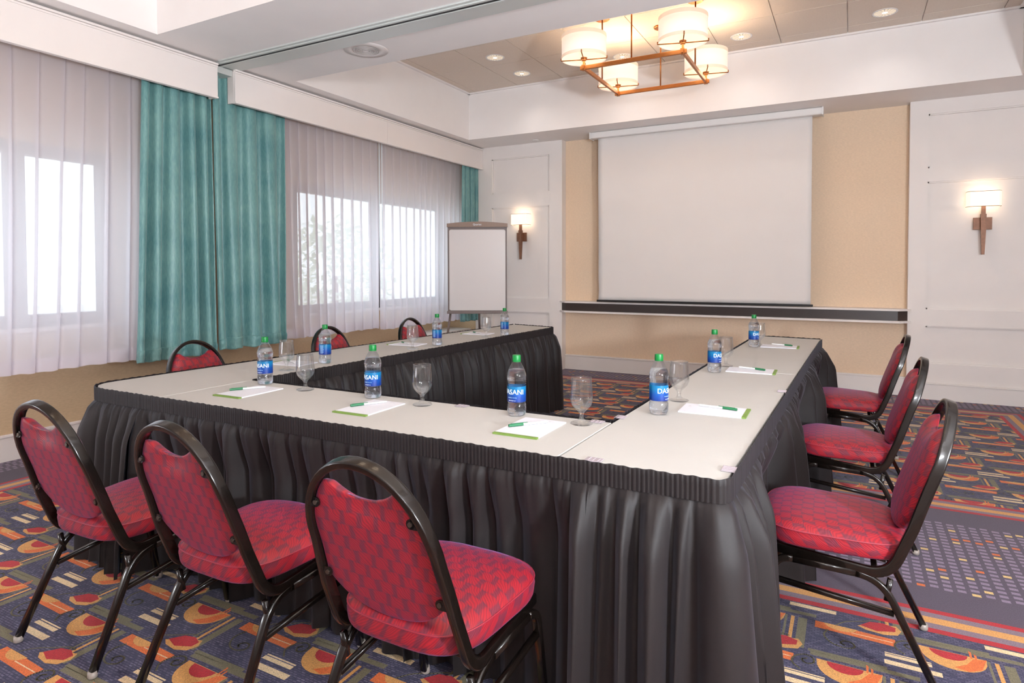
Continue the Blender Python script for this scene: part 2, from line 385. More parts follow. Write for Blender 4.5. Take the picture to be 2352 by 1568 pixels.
# --- carpet floor, its woven pattern cut into the same mesh
def clip_poly(poly, r):
    x0, x1, y0, y1 = r
    def cut(P, ins, inter):
        out = []
        for i in range(len(P)):
            a, b = P[i-1], P[i]
            if ins(b):
                if not ins(a): out.append(inter(a, b))
                out.append(b)
            elif ins(a): out.append(inter(a, b))
        return out
    def ix(X): return lambda a, b: (X, a[1]+(b[1]-a[1])*(X-a[0])/(b[0]-a[0]))
    def iy(Y): return lambda a, b: (a[0]+(b[0]-a[0])*(Y-a[1])/(b[1]-a[1]), Y)
    P = poly
    for ins, inter in ((lambda p: p[0] >= x0, ix(x0)), (lambda p: p[0] <= x1, ix(x1)), (lambda p: p[1] >= y0, iy(y0)), (lambda p: p[1] <= y1, iy(y1))):
        if len(P) < 3: return []
        P = cut(P, ins, inter)
    return P
fb = bmesh.new()
def fpoly(poly, z, mi, rect=None):
    if rect: poly = clip_poly(poly, rect)
    if len(poly) < 3: return
    q = []
    for p in poly:
        if not q or abs(p[0]-q[-1][0])+abs(p[1]-q[-1][1]) > 1e-5: q.append(p)
    if len(q) > 2 and abs(q[0][0]-q[-1][0])+abs(q[0][1]-q[-1][1]) < 1e-5: q.pop()
    if len(q) < 3: return
    f = fb.faces.new([fb.verts.new((p[0], p[1], z)) for p in q]); f.material_index = mi
def fstroke(pts, w, z, mi, rect):
    for a, b in zip(pts, pts[1:]):
        dx, dy = b[0]-a[0], b[1]-a[1]; L = math.hypot(dx, dy)
        if L < 1e-6: continue
        nx, ny = -dy/L*w/2, dx/L*w/2; ex, ey = dx/L*w*0.25, dy/L*w*0.25
        fpoly([(a[0]-nx-ex, a[1]-ny-ey), (b[0]-nx+ex, b[1]-ny+ey), (b[0]+nx+ex, b[1]+ny+ey), (a[0]+nx-ex, a[1]+ny-ey)], z, mi, rect)
def rect_poly(x0, x1, y0, y1): return [(x0, y0), (x1, y0), (x1, y1), (x0, y1)]
box(fb, XL-0.2, XR+0.2, YF-0.2, YN+0.2, -0.1, 0.0, PUR)
FIELDS = [(-4.31, 1.15, 0.07, 2.62), (-4.31, 1.15, 4.18, 6.77)]
def smooth_curve(pts, k=5):
    out = []
    for i in range(len(pts)-1):
        p0 = pts[max(i-1, 0)]; p1 = pts[i]; p2 = pts[i+1]; p3 = pts[min(i+2, len(pts)-1)]
        for j in range(k):
            t = j/k
            out.append(tuple(0.5*((2*p1[c])+(-p0[c]+p2[c])*t+(2*p0[c]-5*p1[c]+4*p2[c]-p3[c])*t*t+(-p0[c]+3*p1[c]-3*p2[c]+p3[c])*t**3) for c in (0, 1)))
    out.append(tuple(pts[-1])); return out
for F in FIELDS:
    x0, x1, y0, y1 = F
    fpoly(rect_poly(x0-0.18, x1+0.18, y0-0.18, y1+0.18), 0.0002, RED)
    fpoly(rect_poly(x0-0.15, x1+0.15, y0-0.15, y1+0.15), 0.0003, GRY)
    fpoly(rect_poly(x0-0.115, x1+0.115, y0-0.115, y1+0.115), 0.0004, TAN)
    fpoly(rect_poly(x0-0.07, x1+0.07, y0-0.07, y1+0.07), 0.0005, GRY)
    fpoly(rect_poly(x0-0.032, x1+0.032, y0-0.032, y1+0.032), 0.0006, RED)
    fpoly(rect_poly(*F), 0.0007, NAV)
    def motif(ox, oy):
        P = lambda pts: [(ox+a, oy+b) for a, b in pts]
        z = 0.0009
        fpoly(P([(-0.02, 0.014), (0.29, 0.020), (0.29, 0.042), (-0.02, 0.036)]), z, OLI, F)
        fpoly(P([(-0.33, 0.014-0.245+0.02), (-0.10, -0.245+0.04), (-0.10, -0.245+0.055), (-0.33, -0.245+0.05)]), z, OLI, F)
        # crescent with its red heart
        outer = [(0, 0)]+[(0.094-0.094*math.cos(t), -0.104*max(0.0, math.sin(t))**0.8) for t in [PI*k/12 for k in range(1, 12)]]+[(0.188, 0)]
        fpoly(P(outer), z+0.0001, TAN, F)
        fpoly(P([(0.188, 0.002), (0.150, -0.012), (0.128, -0.055), (0.09, -0.088), (0.13, -0.096), (0.168, -0.066)]), z+0.0002, ORA, F)
        fpoly(P([(0.03, -0.002)]+[(0.083-0.053*math.cos(t), -0.002-0.046*math.sin(t)) for t in [PI*k/9 for k in range(1, 9)]]+[(0.136, -0.002)]), z+0.0003, RED, F)
        for a in (0.146, 0.159): fpoly(P([(a-0.003, -0.01), (a+0.003, -0.01), (a+0.004, 0.03-(a-0.146)), (a-0.003, 0.036-(a-0.146))]), z+0.0003, ORA, F)
        # upright bars
        for a, b, c in ((0.188, 0.196, OLI), (0.208, 0.220, TAN), (0.232, 0.262, OLI)): fpoly(P(rect_poly(a, b, -0.205, -0.004)), z+0.0002, c, F)
        # cream bars
        for a, b, c, d in ((-0.103, 0.028, -0.104, -0.098), (-0.103, 0.028, -0.125, -0.108), (-0.106, 0.052, -0.170, -0.145)): fpoly(P(rect_poly(a, b, c, d)), z+0.0003, CRE, F)
        # orange bar
        fpoly(P([(-0.316, 0.0), (-0.316, -0.046), (-0.068, -0.052), (-0.068, -0.006)]), z+0.0002, ORA, F)
        fpoly(P([(-0.29, 0.0)]+[(-0.235-0.05*math.cos(t), -0.002-0.032*math.sin(t)) for t in [PI*k/8 for k in range(1, 8)]]+[(-0.18, 0.0)]), z+0.0003, TAN, F)
        fpoly(P(rect_poly(-0.20, -0.075, -0.030, -0.026)), z+0.0004, CRE, F)
        # red leaf and its halo
        fpoly(P([(-0.182, 0.035), (-0.155, 0.018), (-0.10, 0.012), (-0.058, 0.028), (-0.045, 0.062), (-0.060, 0.09), (-0.12, 0.078)]), z+0.00025, TAN, F)
        fpoly(P([(-0.174, 0.042), (-0.12, 0.026), (-0.064, 0.05), (-0.062, 0.078), (-0.10, 0.092), (-0.142, 0.082)]), z+0.00035, RED, F)
        sc = smooth_curve(P([(-0.275, -0.045), (-0.285, -0.085), (-0.262, -0.125), (-0.222, -0.138), (-0.192, -0.122), (-0.198, -0.096), (-0.222, -0.094), (-0.233, -0.112), (-0.22, -0.122)]))
        fstroke(sc, 0.006, z+0.0005, OLI, F)
        sc = smooth_curve(P([(-0.045, -0.085), (-0.07, -0.055), (-0.064, -0.02), (-0.036, 0.004), (-0.01, -0.006), (-0.008, -0.034), (-0.03, -0.044), (-0.042, -0.026), (-0.028, -0.016)]))
        fstroke(sc, 0.006, z+0.0006, OLI, F)
        sc = smooth_curve(P([(-0.25, 0.0), (-0.22, 0.04), (-0.17, 0.07), (-0.12, 0.10), (-0.09, 0.098)]))
        fstroke(sc, 0.005, z+0.0005, OLI, F)
    n0 = int((x0-0.2)//0.302)-1
    for i in range(-30, 30):
        for j in range(-20, 20):
            ox = 0.218+(i-j)*0.302; oy = 2.511+(i+j)*0.245
            if x0-0.5 < ox < x1+0.5 and y0-0.3 < oy < y1+0.3: motif(ox, oy)
# bands of little dashes
def dots(x0, x1, y0, y1):
    nx = int((x1-x0)/0.046); ny = int((y1-y0)/0.0385)
    for i in range(nx):
        for j in range(ny):
            x = x0+i*0.046; y = y0+j*0.0385+(i % 2)*0.012
            h = random.random()
            c = ORA if h < 0.05 else (YEL if h < 0.13 else LIL)
            fpoly(rect_poly(x, x+0.029, y, y+0.021), 0.0003, c)
dots(-4.9, 1.9, 2.99, 3.83)
dots(-4.95, 1.9, 7.04, 7.40)
dots(-4.95, -4.70, 0.1, 2.98); dots(-4.95, -4.70, 3.85, 7.0)
dots(1.55, 1.95, 0.1, 2.98); dots(1.55, 1.95, 3.85, 7.0)
floor = struct(obj('floor', fb, CARPET))

# --- walls
def frame_panels(bm, x0, x1, y, rects, z0, z1, d=0.036):
    """Stiles and rails standing proud of the recessed panels listed in rects (x0,x1,z0,z1)."""
    xs = sorted({x0, x1, *[v for r in rects for v in r[:2]]}); zs = sorted({z0, z1, *[v for r in rects for v in r[2:]]})
    for a, b in zip(xs, xs[1:]):
        run = None
        for c, e in zip(zs, zs[1:]):
            cx, cz = (a+b)/2, (c+e)/2
            inside = any(r[0] < cx < r[1] and r[2] < cz < r[3] for r in rects)
            if not inside: run = (run[0], e) if run else (c, e)
            if inside or e == zs[-1]:
                if run: box(bm, a, b, y-d, y, run[0], run[1]); run = None
    for r in rects:   # small bead around each panel
        w = 0.012
        box(bm, r[0], r[1], y-0.024, y-0.001, r[3]-w, r[3]); box(bm, r[0], r[1], y-0.024, y-0.001, r[2], r[2]+w)
        box(bm, r[0], r[0]+w, y-0.024, y-0.001, r[2], r[3]); box(bm, r[1]-w, r[1], y-0.024, y-0.001, r[2], r[3])
bm = bmesh.new()
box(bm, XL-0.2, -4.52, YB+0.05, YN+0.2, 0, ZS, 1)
box(bm, -4.52, NX0, YB+0.036, YN+0.2, 0, ZS, 0)
box(bm, NX0, NX1, YN, YN+0.2, 0, ZS, 2)
box(bm, NX1, XR+0.2, YB+0.036, YN+0.2, 0, ZS, 0)
frame_panels(bm, -4.52, NX0, YB+0.036, [(-4.26, -3.41, 2.29, 2.755), (-4.26, -3.41, 0.905, 2.105), (-4.26, -3.41, 0.34, 0.725)], 0.0, ZS)
frame_panels(bm, NX1, XR, YB+0.036, [(0.658, 1.80, 2.262, 2.785), (0.658, 1.80, 0.885, 2.128), (0.658, 1.80, 0.352, 0.72)], 0.0, ZS)
wall_back = struct(obj('wall_back', bm, [M['panel'], M['wallpaper_left'], M['wallpaper']]))
# baseboards
bm = bmesh.new()
for a, b in ((-4.52, NX0), (NX1, XR)):
    box(bm, a, b, YB-0.018, YB, 0, 0.150); box(bm, a, b, YB-0.026, YB, 0.150, 0.166, 0, 0.004)
box(bm, NX0, NX1, YN-0.02, YN, 0, 0.17); box(bm, NX0, NX1, YN-0.028, YN, 0.17, 0.19, 0, 0.004)
struct(obj('baseboard_back', bm, M['panel']))
bm = bmesh.new()
box(bm, XL, XL+0.018, YF, YB, 0, 0.16); box(bm, XL, XL+0.026, YF, YB, 0.16, 0.18, 0, 0.004)
struct(obj('baseboard_left', bm, M['panel']))
# window wall with two openings
W1 = (0.2, 2.82, 0.885, 2.165); W2 = (4.575, 7.30, 0.825, 2.175)
bm = bmesh.new()
ys = [YF-0.2, W1[0], W1[1], W2[0], W2[1], YN+0.2]
for i, (a, b) in enumerate(zip(ys, ys[1:])):
    w = W1 if i == 1 else W2 if i == 3 else None
    if w: box(bm, XL-0.16, XL, a, b, 0, w[2]); box(bm, XL-0.16, XL, a, b, w[3], ZS)
    else: box(bm, XL-0.16, XL, a, b, 0, ZS)
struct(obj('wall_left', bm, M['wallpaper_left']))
bm = bmesh.new(); box(bm, XR, XR+0.15, YF-0.2, YN+0.2, 0, 3.6)
struct(obj('wall_right', bm, M['panel']))
bm = bmesh.new(); box(bm, XL-0.2, XR+0.2, YF-0.2, YF, 0, 3.6)
struct(obj('wall_front', bm, M['panel']))
for wi, (w, muls) in enumerate(((W1, (1.0, 2.19)), (W2, (5.90,))), 1):
    y0, y1, z0, z1 = w; f = 0.085; xa, xb = XL-0.12, XL-0.03
    bm = bmesh.new()
    box(bm, xa, xb, y0, y1, z1-f, z1); box(bm, xa, xb, y0, y1, z0, z0+f); box(bm, xa, xb, y0, y0+f, z0, z1); box(bm, xa, xb, y1-f, y1, z0, z1)
    for q in muls: box(bm, xa, xb, q-0.05, q+0.05, z0+f, z1-f)
    wo = struct(obj('window_%d' % wi, bm, M['window_frame']))
    wo['label'] = 'grey aluminium window behind white sheers'
    bm = bmesh.new(); box(bm, XL-0.093, XL-0.087, y0+f, y1-f, z0+f, z1-f); obj('pane', bm, M['pane'], wo)
    bm = bmesh.new(); box(bm, XL-0.06, XL+0.03, y0-0.03, y1+0.03, z0-0.03, z0, 0, 0.004); obj('window_sill', bm, M['panel'], wo)
# low boxed ledge at the far end under the window
bm = bmesh.new(); box(bm, XL, -4.62, 6.30, YB+0.04, 0, 0.47, 0, 0.006)
o = struct(obj('trim_1', bm, M['panel']))

# --- ceiling with two trays
bm = bmesh.new()
xs = [XL-0.2, TX0, TX1, XR+0.2]; ysl = [YF-0.2, TRAYS[0][0], TRAYS[0][1], TRAYS[1][0], TRAYS[1][1], YN+0.2]
for i in range(3):
    for j in range(5):
        if i == 1 and j in (1, 3):
            continue
        x0, x1, y0, y1 = xs[i], xs[i+1], ysl[j], ysl[j+1]
        v = [bm.verts.new(p) for p in ((x0, y0, ZS), (x1, y0, ZS), (x1, y1, ZS), (x0, y1, ZS))]; bm.faces.new(v)
for (y0, y1) in TRAYS:
    c = [(TX0, y0), (TX1, y0), (TX1, y1), (TX0, y1)]
    for a, b in zip(c, c[1:]+c[:1]):
        bm.faces.new([bm.verts.new(p) for p in ((a[0], a[1], ZS), (b[0], b[1], ZS), (b[0], b[1], ZT), (a[0], a[1], ZT))])
    # a narrow cornice where the tray meets the tiles
    for a, b, c_, d in ((TX0, TX1, y0, y0+0.03), (TX0, TX1, y1-0.03, y1), (TX0, TX0+0.03, y0, y1), (TX1-0.03, TX1, y0, y1)):
        box(bm, a, b, c_, d, ZT-0.018, ZT-0.001)
box(bm, XL-0.2, XR+0.2, YF-0.2, YN+0.2, 3.62, 3.7)
bmesh.ops.remove_doubles(bm, verts=bm.verts[:], dist=1e-5)
# tiles
for (y0, y1) in TRAYS:
    bx = [TX0, -4.15, -3.555, -2.96, -2.365, -1.77, -1.175, -0.62, -0.045, 0.54, 1.13, TX1]
    v0 = 5.39 if y0 > 3 else 1.36
    by_ = sorted({y0, y1, *[v0+0.6*k for k in range(-4, 5) if y0+0.02 < v0+0.6*k < y1-0.02]})
    for a, b in zip(bx, bx[1:]):
        for c_, d in zip(by_, by_[1:]):
            g = 0.004
            box(bm, a+g, b-g, c_+g, d-g, ZT, ZT+0.02, 1)
    box(bm, TX0, TX1, y0, y1, ZT+0.012, ZT+0.03, 0)
ceiling = struct(obj('ceiling', bm, [M['paint'], M['tile']]))
# --- operable-wall track across the beam
bm = bmesh.new()
box(bm, -4.36, XR, 3.275, 3.300, ZS-0.012, ZS-0.001, 0)
box(bm, -4.60, XR, 3.300, 3.318, ZS-0.020, ZS-0.001, 0)
box(bm, -4.60, XR, 3.318, 3.340, ZS-0.0205, ZS-0.001, 1)
box(bm, -4.60, XR, 3.340, 3.362, ZS-0.026, ZS-0.001, 0)
box(bm, -4.60, XR, 3.362, 3.505, ZS-0.020, ZS-0.001, 0)
box(bm, -4.62, -4.425, 3.305, 3.45, ZS-0.075, ZS-0.026, 0)
struct(obj('trim_2', bm, [M['alu'], M['black']]))

# --- chair-rail shelf with granite band in the niche
bm = bmesh.new()
def ledge(bm, z0, z1, yf, inset, mi):
    a = [(NX0-0.03*(mi == 0), YB-0.004), (NX0+inset, yf), (NX1-inset, yf), (NX1+0.03*(mi == 0), YB-0.004), (NX1-0.001, YN), (NX0+0.001, YN)]
    lo = [bm.verts.new((x, y, z0)) for x, y in a]; hi = [bm.verts.new((x, y, z1)) for x, y in a]
    n = len(a)
    for k in range(n): bm.faces.new((lo[k], lo[(k+1) % n], hi[(k+1) % n], hi[k])).material_index = mi
    bm.faces.new(lo[::-1]).material_index = mi; bm.faces.new(hi).material_index = mi
ledge(bm, 0.862, 0.882, 7.255, 0.075, 0); ledge(bm, 0.764, 0.862, 7.285, 0.085, 1); ledge(bm, 0.742, 0.764, 7.25, 0.07, 0)
struct(obj('trim_3', bm, [M['panel'], M['granite']]))

# ------------------------------------------------------------------ projection screen
ps = thing('projection_screen', 'white pull-down projection screen hanging from the soffit on the back wall', 'screen', (-1.52, 7.15, 0.88))
def rel(o_loc, pts): return [(p[0]-o_loc[0], p[1]-o_loc[1], p[2]-o_loc[2]) for p in pts]
bm = bmesh.new(); box(bm, -1.245, 1.26, -0.035, 0.085, 1.965, 2.038, 0, 0.012)
box(bm, -1.25, -1.235, -0.04, 0.09, 1.96, 2.038); box(bm, 1.25, 1.265, -0.04, 0.09, 1.96, 2.038)
obj('casing', bm, M['casing'], ps)
bm = bmesh.new()
nx, nz = 40, 40
for sgn in (0,):
    vv = [[None]*(nz+1) for _ in range(nx+1)]
    for i in range(nx+1):
        for k in range(nz+1):
            u, v = i/nx, k/nz
            x = lerp(-1.155, 1.162, u); z = lerp(0.03, 1.98, v)
            edge = (abs(u-0.5)*2)**6
            y = 0.03+0.010*edge*math.sin(v*5+u)+0.008*math.sin(u*9)*(1-v)**3
            if u == 0: x += 0.008*math.exp(-((v-0.07)/0.05)**2)-0.004
            vv[i][k] = bm.verts.new((x, y, z))
    for i in range(nx):
        for k in range(nz): bm.faces.new((vv[i][k], vv[i+1][k], vv[i+1][k+1], vv[i][k+1]))
cv = obj('canvas', bm, M['screen'], ps, smooth=True)
sm = cv.modifiers.new('thickness', 'SOLIDIFY'); sm.thickness = 0.002
bm = bmesh.new(); box(bm, -1.175, 1.185, 0.018, 0.042, 0.010, 0.034, 0, 0.003); obj('bottom_bar', bm, M['black'], ps)

# ------------------------------------------------------------------ valances, drapes, sheers
def valance(name, label, y0, y1, seams):
    t = thing(name, label, 'valance', (-4.40, y0, 2.635), group=None)
    cuts = [y0]+seams+[y1]
    for a, b in zip(cuts, cuts[1:]):
        bm = bmesh.new()
        box(bm, -0.018, 0.0, a-y0+0.001, b-y0-0.001, 0.0, 0.262)
        obj('fascia_board', bm, M['valance'], t)
    bm = bmesh.new()
    box(bm, -0.03, 0.010, 0, y1-y0, -0.006, 0.008, 0, 0.003); box(bm, -0.02, 0.008, 0, y1-y0, 0.236, 0.250, 0, 0.003)
    box(bm, -0.03, 0.014, 0, y1-y0, 0.252, 0.268, 0, 0.003)
    obj('edge_moulding', bm, M['valance'], t)
    for yy in ([y1-y0-0.018] if y0 < 3 else [0.0]):
        bm = bmesh.new(); box(bm, -0.09, -0.018, yy, yy+0.018, 0.0, 0.262); obj('return_board', bm, M['valance'], t)
    return t
valance('valance', 'long white box valance over the nearer window, ending at the ceiling track', YF+0.01, 3.298, [])
valance('valance', 'long white box valance over the far window, jointed once near its middle', 3.455, YB-0.003, [5.36])

def curtain(name, label, cat, group, ya, yb, yta, ytb, ztop, zbot, npl, depth, x, matl, kind, seed, hem=0.09, rows=26):
    """Pleated cloth. ya..yb at the hem, yta..ytb at the head."""
    rnd = random.Random(seed)
    if kind == 'sheer': prof = [(0, 0), (0.30, 0.06), (0.62, 0.10), (0.93, 0.0), (0.97, -0.35), (0.86, -0.85), (0.90, -1.0), (0.98, -0.8)]
    else: prof = [(0, 0), (0.10, 0.35), (0.28, 0.55), (0.46, 0.4), (0.56, 0.0), (0.54, -0.6), (0.62, -0.95), (0.82, -1.0), (0.95, -0.7)]
    wid = [rnd.uniform(*((0.8, 1.2) if kind == 'sheer' else (0.6, 1.5))) for _ in range(npl)]; tot = sum(wid); acc = [0]
    for w in wid: acc.append(acc[-1]+w/tot)
    amp = [rnd.uniform(0.75, 1.25) for _ in range(npl)]; ph = [rnd.uniform(-1, 1) for _ in range(npl+1)]
    cols = []
    for p in range(npl):
        for (u, d) in prof: cols.append((p, u, d))
    cols.append((npl-1, 1.0, 0.0))
    t = thing(name, label, cat, (x, (ya+yb)/2, zbot), group=group)
    def build(z0, z1, nrow, off, nm):
        bm = bmesh.new(); grid = []
        for r in range(nrow+1):
            z = lerp(z0, z1, r/nrow); v = (z-zbot)/(ztop-zbot); b = 1-v
            row = []
            for (p, u, d) in cols:
                uu = acc[p]+(acc[p+1]-acc[p])*u
                drift = (ph[p]*(1-u)+ph[min(p+1, npl)]*u)*0.25/npl*b
                uu2 = min(max(uu+drift*(1 if 0 < uu < 1 else 0), 0), 1)
                y = lerp(lerp(ya, yb, uu2), lerp(yta, ytb, uu2), max(v, 0.0)**0.8)
                dd = depth*amp[p]*(0.8+0.5*b)
                xx = d*dd+0.006*math.sin(7*v+uu*23)*b+off
                zz = z
                if b > 0.97: zz += 0.006*math.sin(uu*npl*6.283)+0.004*math.sin(uu*37)
                row.append(bm.verts.new((xx, y-(ya+yb)/2, zz-zbot)))
            grid.append(row)
        for A, B in zip(grid, grid[1:]):
            for k in range(len(A)-1): bm.faces.new((A[k], A[k+1], B[k+1], B[k]))
        return obj(nm, bm, matl, t, smooth=True)
    body = build(zbot, ztop, rows, 0, 'cloth_panel')
    sub = body.modifiers.new('smooth', 'SUBSURF'); sub.levels = 1; sub.render_levels = 2
    if kind == 'sheer':
        h = build(zbot, zbot+hem, 2, 0.003, 'hem')
        sb = h.modifiers.new('smooth', 'SUBSURF'); sb.levels = 1; sb.render_levels = 2
    else:
        sd = body.modifiers.new('thick', 'SOLIDIFY'); sd.thickness = 0.003
        h = build(zbot-0.002, zbot+hem, 3, 0.006, 'hem')
        sb = h.modifiers.new('smooth', 'SUBSURF'); sb.levels = 1; sb.render_levels = 2
        sd = h.modifiers.new('thick', 'SOLIDIFY'); sd.thickness = 0.004
        # tiny puckers along the hem seam
        tx = bpy.data.textures.get('pucker') or bpy.data.textures.new('pucker', 'CLOUDS'); tx.noise_scale = 0.035
        dm = h.modifiers.new('pucker', 'DISPLACE'); dm.texture = tx; dm.strength = 0.012; dm.mid_level = 0.5
    return t
GS, GT = None, None
curtain('sheer_curtain', 'white sheer curtain over the nearer window, left of the teal drapes', 'curtain', GS, YF+0.05, 2.80, YF+0.05, 2.88, 2.865, 0.625, 25, 0.035, -4.60, M['sheer'], 'sheer', 3)
curtain('sheer_curtain', 'white sheer curtain over the left half of the far window, right of the teal drapes', 'curtain', GS, 4.12, 5.445, 4.08, 5.435, 2.865, 0.635, 11, 0.035, -4.60, M['sheer'], 'sheer', 4)
curtain('sheer_curtain', 'white sheer curtain over the right half of the far window, behind the flip chart easel', 'curtain', GS, 5.45, 7.16, 5.44, 7.2, 2.865, 0.61, 14, 0.03, -4.60, M['sheer'], 'sheer', 5)
curtain('teal_drape', 'teal satin drape under the end of the nearer valance, left of its pair', 'curtain', GT, 2.69, 3.355, 2.77, 3.322, 2.865, 0.61, 5, 0.055, -4.52, M['teal'], 'drape', 11)
curtain('teal_drape', 'teal satin drape bunched in the gap between the valances, right of its pair', 'curtain', GT, 3.362, 4.10, 3.335, 4.07, 2.865, 0.63, 4, 0.055, -4.52, M['teal'], 'drape', 14)
curtain('teal_drape', 'narrow teal drape in the far corner behind the flip chart easel', 'curtain', GT, 6.93, 7.375, 6.95, 7.375, 2.865, 0.60, 4, 0.045, -4.475, M['teal'], 'drape', 17)
bm = bmesh.new(); box(bm, -4.67, -4.45, YF, 3.29, 2.865, ZS-0.001); box(bm, -4.67, -4.45, 3.46, YB-0.005, 2.865, ZS-0.001)
struct(obj('trim_4', bm, M['alu']))
# clear draw wand hanging between the two far sheers
t = thing('curtain_wand', 'thin clear draw wand hanging between the two far sheer curtains', 'wand', (-4.535, 5.40, 1.35))
bm = bmesh.new()
for dy in (-0.02, 0.025): cyl(bm, (0, dy, 0.0 if dy < 0 else 0.05), (0, dy, 1.516), 0.004, n=8)
obj('rod', bm, M['ink'], t)

# outdoor things seen faintly through the sheers
def bush(name, label, loc, sc, seed):
    rnd = random.Random(seed); bm = bmesh.new()
    for k in range(900):
        a, b = rnd.uniform(0, 2*PI), math.acos(rnd.uniform(-1, 1)); r = rnd.uniform(0.55, 1.0)
        c = Vector((sc[0]*r*math.sin(b)*math.cos(a), sc[1]*r*math.sin(b)*math.sin(a), sc[2]*(1+r*math.cos(b))))
        u = Vector((rnd.gauss(0, 1), rnd.gauss(0, 1), rnd.gauss(0, 1))).normalized(); w = u.orthogonal().normalized(); s = rnd.uniform(0.06, 0.13)
        bm.faces.new([bm.verts.new(c+u*s), bm.verts.new(c+w*s*0.5), bm.verts.new(c-u*s), bm.verts.new(c-w*s*0.5)])
    t = thing(name, label, 'shrub', loc); obj('foliage', bm, M['leaf'], t)
    bm = bmesh.new(); cyl(bm, (0, 0, 0), (0, 0, sc[2]), 0.05, 0.03); obj('trunk', bm, M['bronze_dark'], t)
bush('garden_tree', 'leafy green tree outside, seen faintly through the upper far window', (-9.8, 10.2, -0.2), (1.0, 1.6, 1.35), 1)
bm = bmesh.new(); box(bm, -30, XL-0.3, -12, 30, -0.35, -0.2); struct(obj('ground', bm, M['ground']))

# ------------------------------------------------------------------ tables
TZ = 0.75
PA, PB = (-3.075, 1.66), (-2.965, 1.598)      # rounded near-left corner
LO_F, LI_F, LI_N = (-2.85, 5.34), (-2.39, 5.24), (-2.53, 2.055)
RO_N, RO_F, RI_F, RI_N = (-0.268, 1.622), (-0.192, 5.245), (-0.650, 5.305), (-0.716, 2.062)
def mixp(a, b, t): return (lerp(a[0], b[0], t), lerp(a[1], b[1], t))
corner = [(-3.085, 1.74), (-3.078, 1.675), (-3.05, 1.635), (-3.00, 1.607), (-2.93, 1.598)]
LO_M = (-3.035, 2.85)
def table_group(name_label, poly, cloth_label, extra_round=0.0):
    cx = sum(p[0] for p in poly)/len(poly); cy = sum(p[1] for p in poly)/len(poly)
    t = thing('folding_table', name_label, 'table', (cx, cy, 0))
    P = [(cx+(p[0]-cx)*0.985, cy+(p[1]-cy)*0.985) for p in poly]
    bm = bmesh.new()
    lo = [bm.verts.new((p[0]-cx, p[1]-cy, 0.722)) for p in P]; hi = [bm.verts.new((p[0]-cx, p[1]-cy, 0.746)) for p in P]
    n = len(P)
    for k in range(n): bm.faces.new((lo[k], lo[(k+1) % n], hi[(k+1) % n], hi[k]))
    bm.faces.new(lo[::-1]); bm.faces.new(hi)
    obj('tabletop', bm, M['wood'], t)
    xs_ = [p[0] for p in poly]; ys_ = [p[1] for p in poly]
    for x in (lerp(min(xs_), max(xs_), 0.25), lerp(min(xs_), max(xs_), 0.75)):
        for y in (lerp(min(ys_), max(ys_), 0.25), lerp(min(ys_), max(ys_), 0.75)):
            bm = bmesh.new(); cyl(bm, (x-cx, y-cy, 0.003), (x-cx, y-cy, 0.722), 0.014); obj('leg', bm, M['steel'], t)
    # cloth: fitted cover with a short turn-down
    bm = bmesh.new()
    rings = []
    for off, z in ((-0.002, 0.69), (-0.002, 0.742), (-0.0025, 0.749), (-0.005, 0.751)):
        ring = []
        for p in poly:
            d = Vector((p[0]-cx, p[1]-cy)); L = d.length; q = d*(1+off/L)
            ring.append(bm.verts.new((q.x, q.y, z)))
        rings.append(ring)
    for A, B in zip(rings, rings[1:]):
        for k in range(n): bm.faces.new((A[k], A[(k+1) % n], B[(k+1) % n], B[k]))
    bm.faces.new(rings[-1])
    o = obj('tablecloth', bm, M['cloth'], None); o.location = (cx, cy, 0)
    tag(o, cloth_label, 'tablecloth')
g = 0.0
LSEAM_O, LSEAM_I = (-3.005, 3.50), (-2.49, 3.47)
RSEAM_O, RSEAM_I = (-0.232, 3.44), (-0.690, 3.45)
table_group('long folding table hidden under cloth, left arm nearest the corner', corner+[(-2.532, 1.600), LI_N, LSEAM_I, LSEAM_O, LO_M], 'ivory tablecloth on the left arm of the U, nearer the camera')
table_group('long folding table hidden under cloth, far end of the left arm', [LSEAM_O, LSEAM_I, LI_F, LO_F], 'ivory tablecloth on the far end of the left arm, by the flip chart')
table_group('long folding table hidden under cloth, across the front of the U', [(-2.530, 1.600), (-0.722, 1.616), (-0.718, 2.062), (-2.528, 2.055)], 'ivory tablecloth on the front table facing the three big chairs')
table_group('long folding table hidden under cloth, right arm nearest the camera', [(-0.719, 1.616), RO_N, RSEAM_O, RSEAM_I, RI_N], 'bright ivory tablecloth on the right arm at the near right corner')
table_group('long folding table hidden under cloth, far end of the right arm', [RSEAM_I, RSEAM_O, RO_F, RI_F], 'ivory tablecloth on the far end of the right arm, nearest the screen')

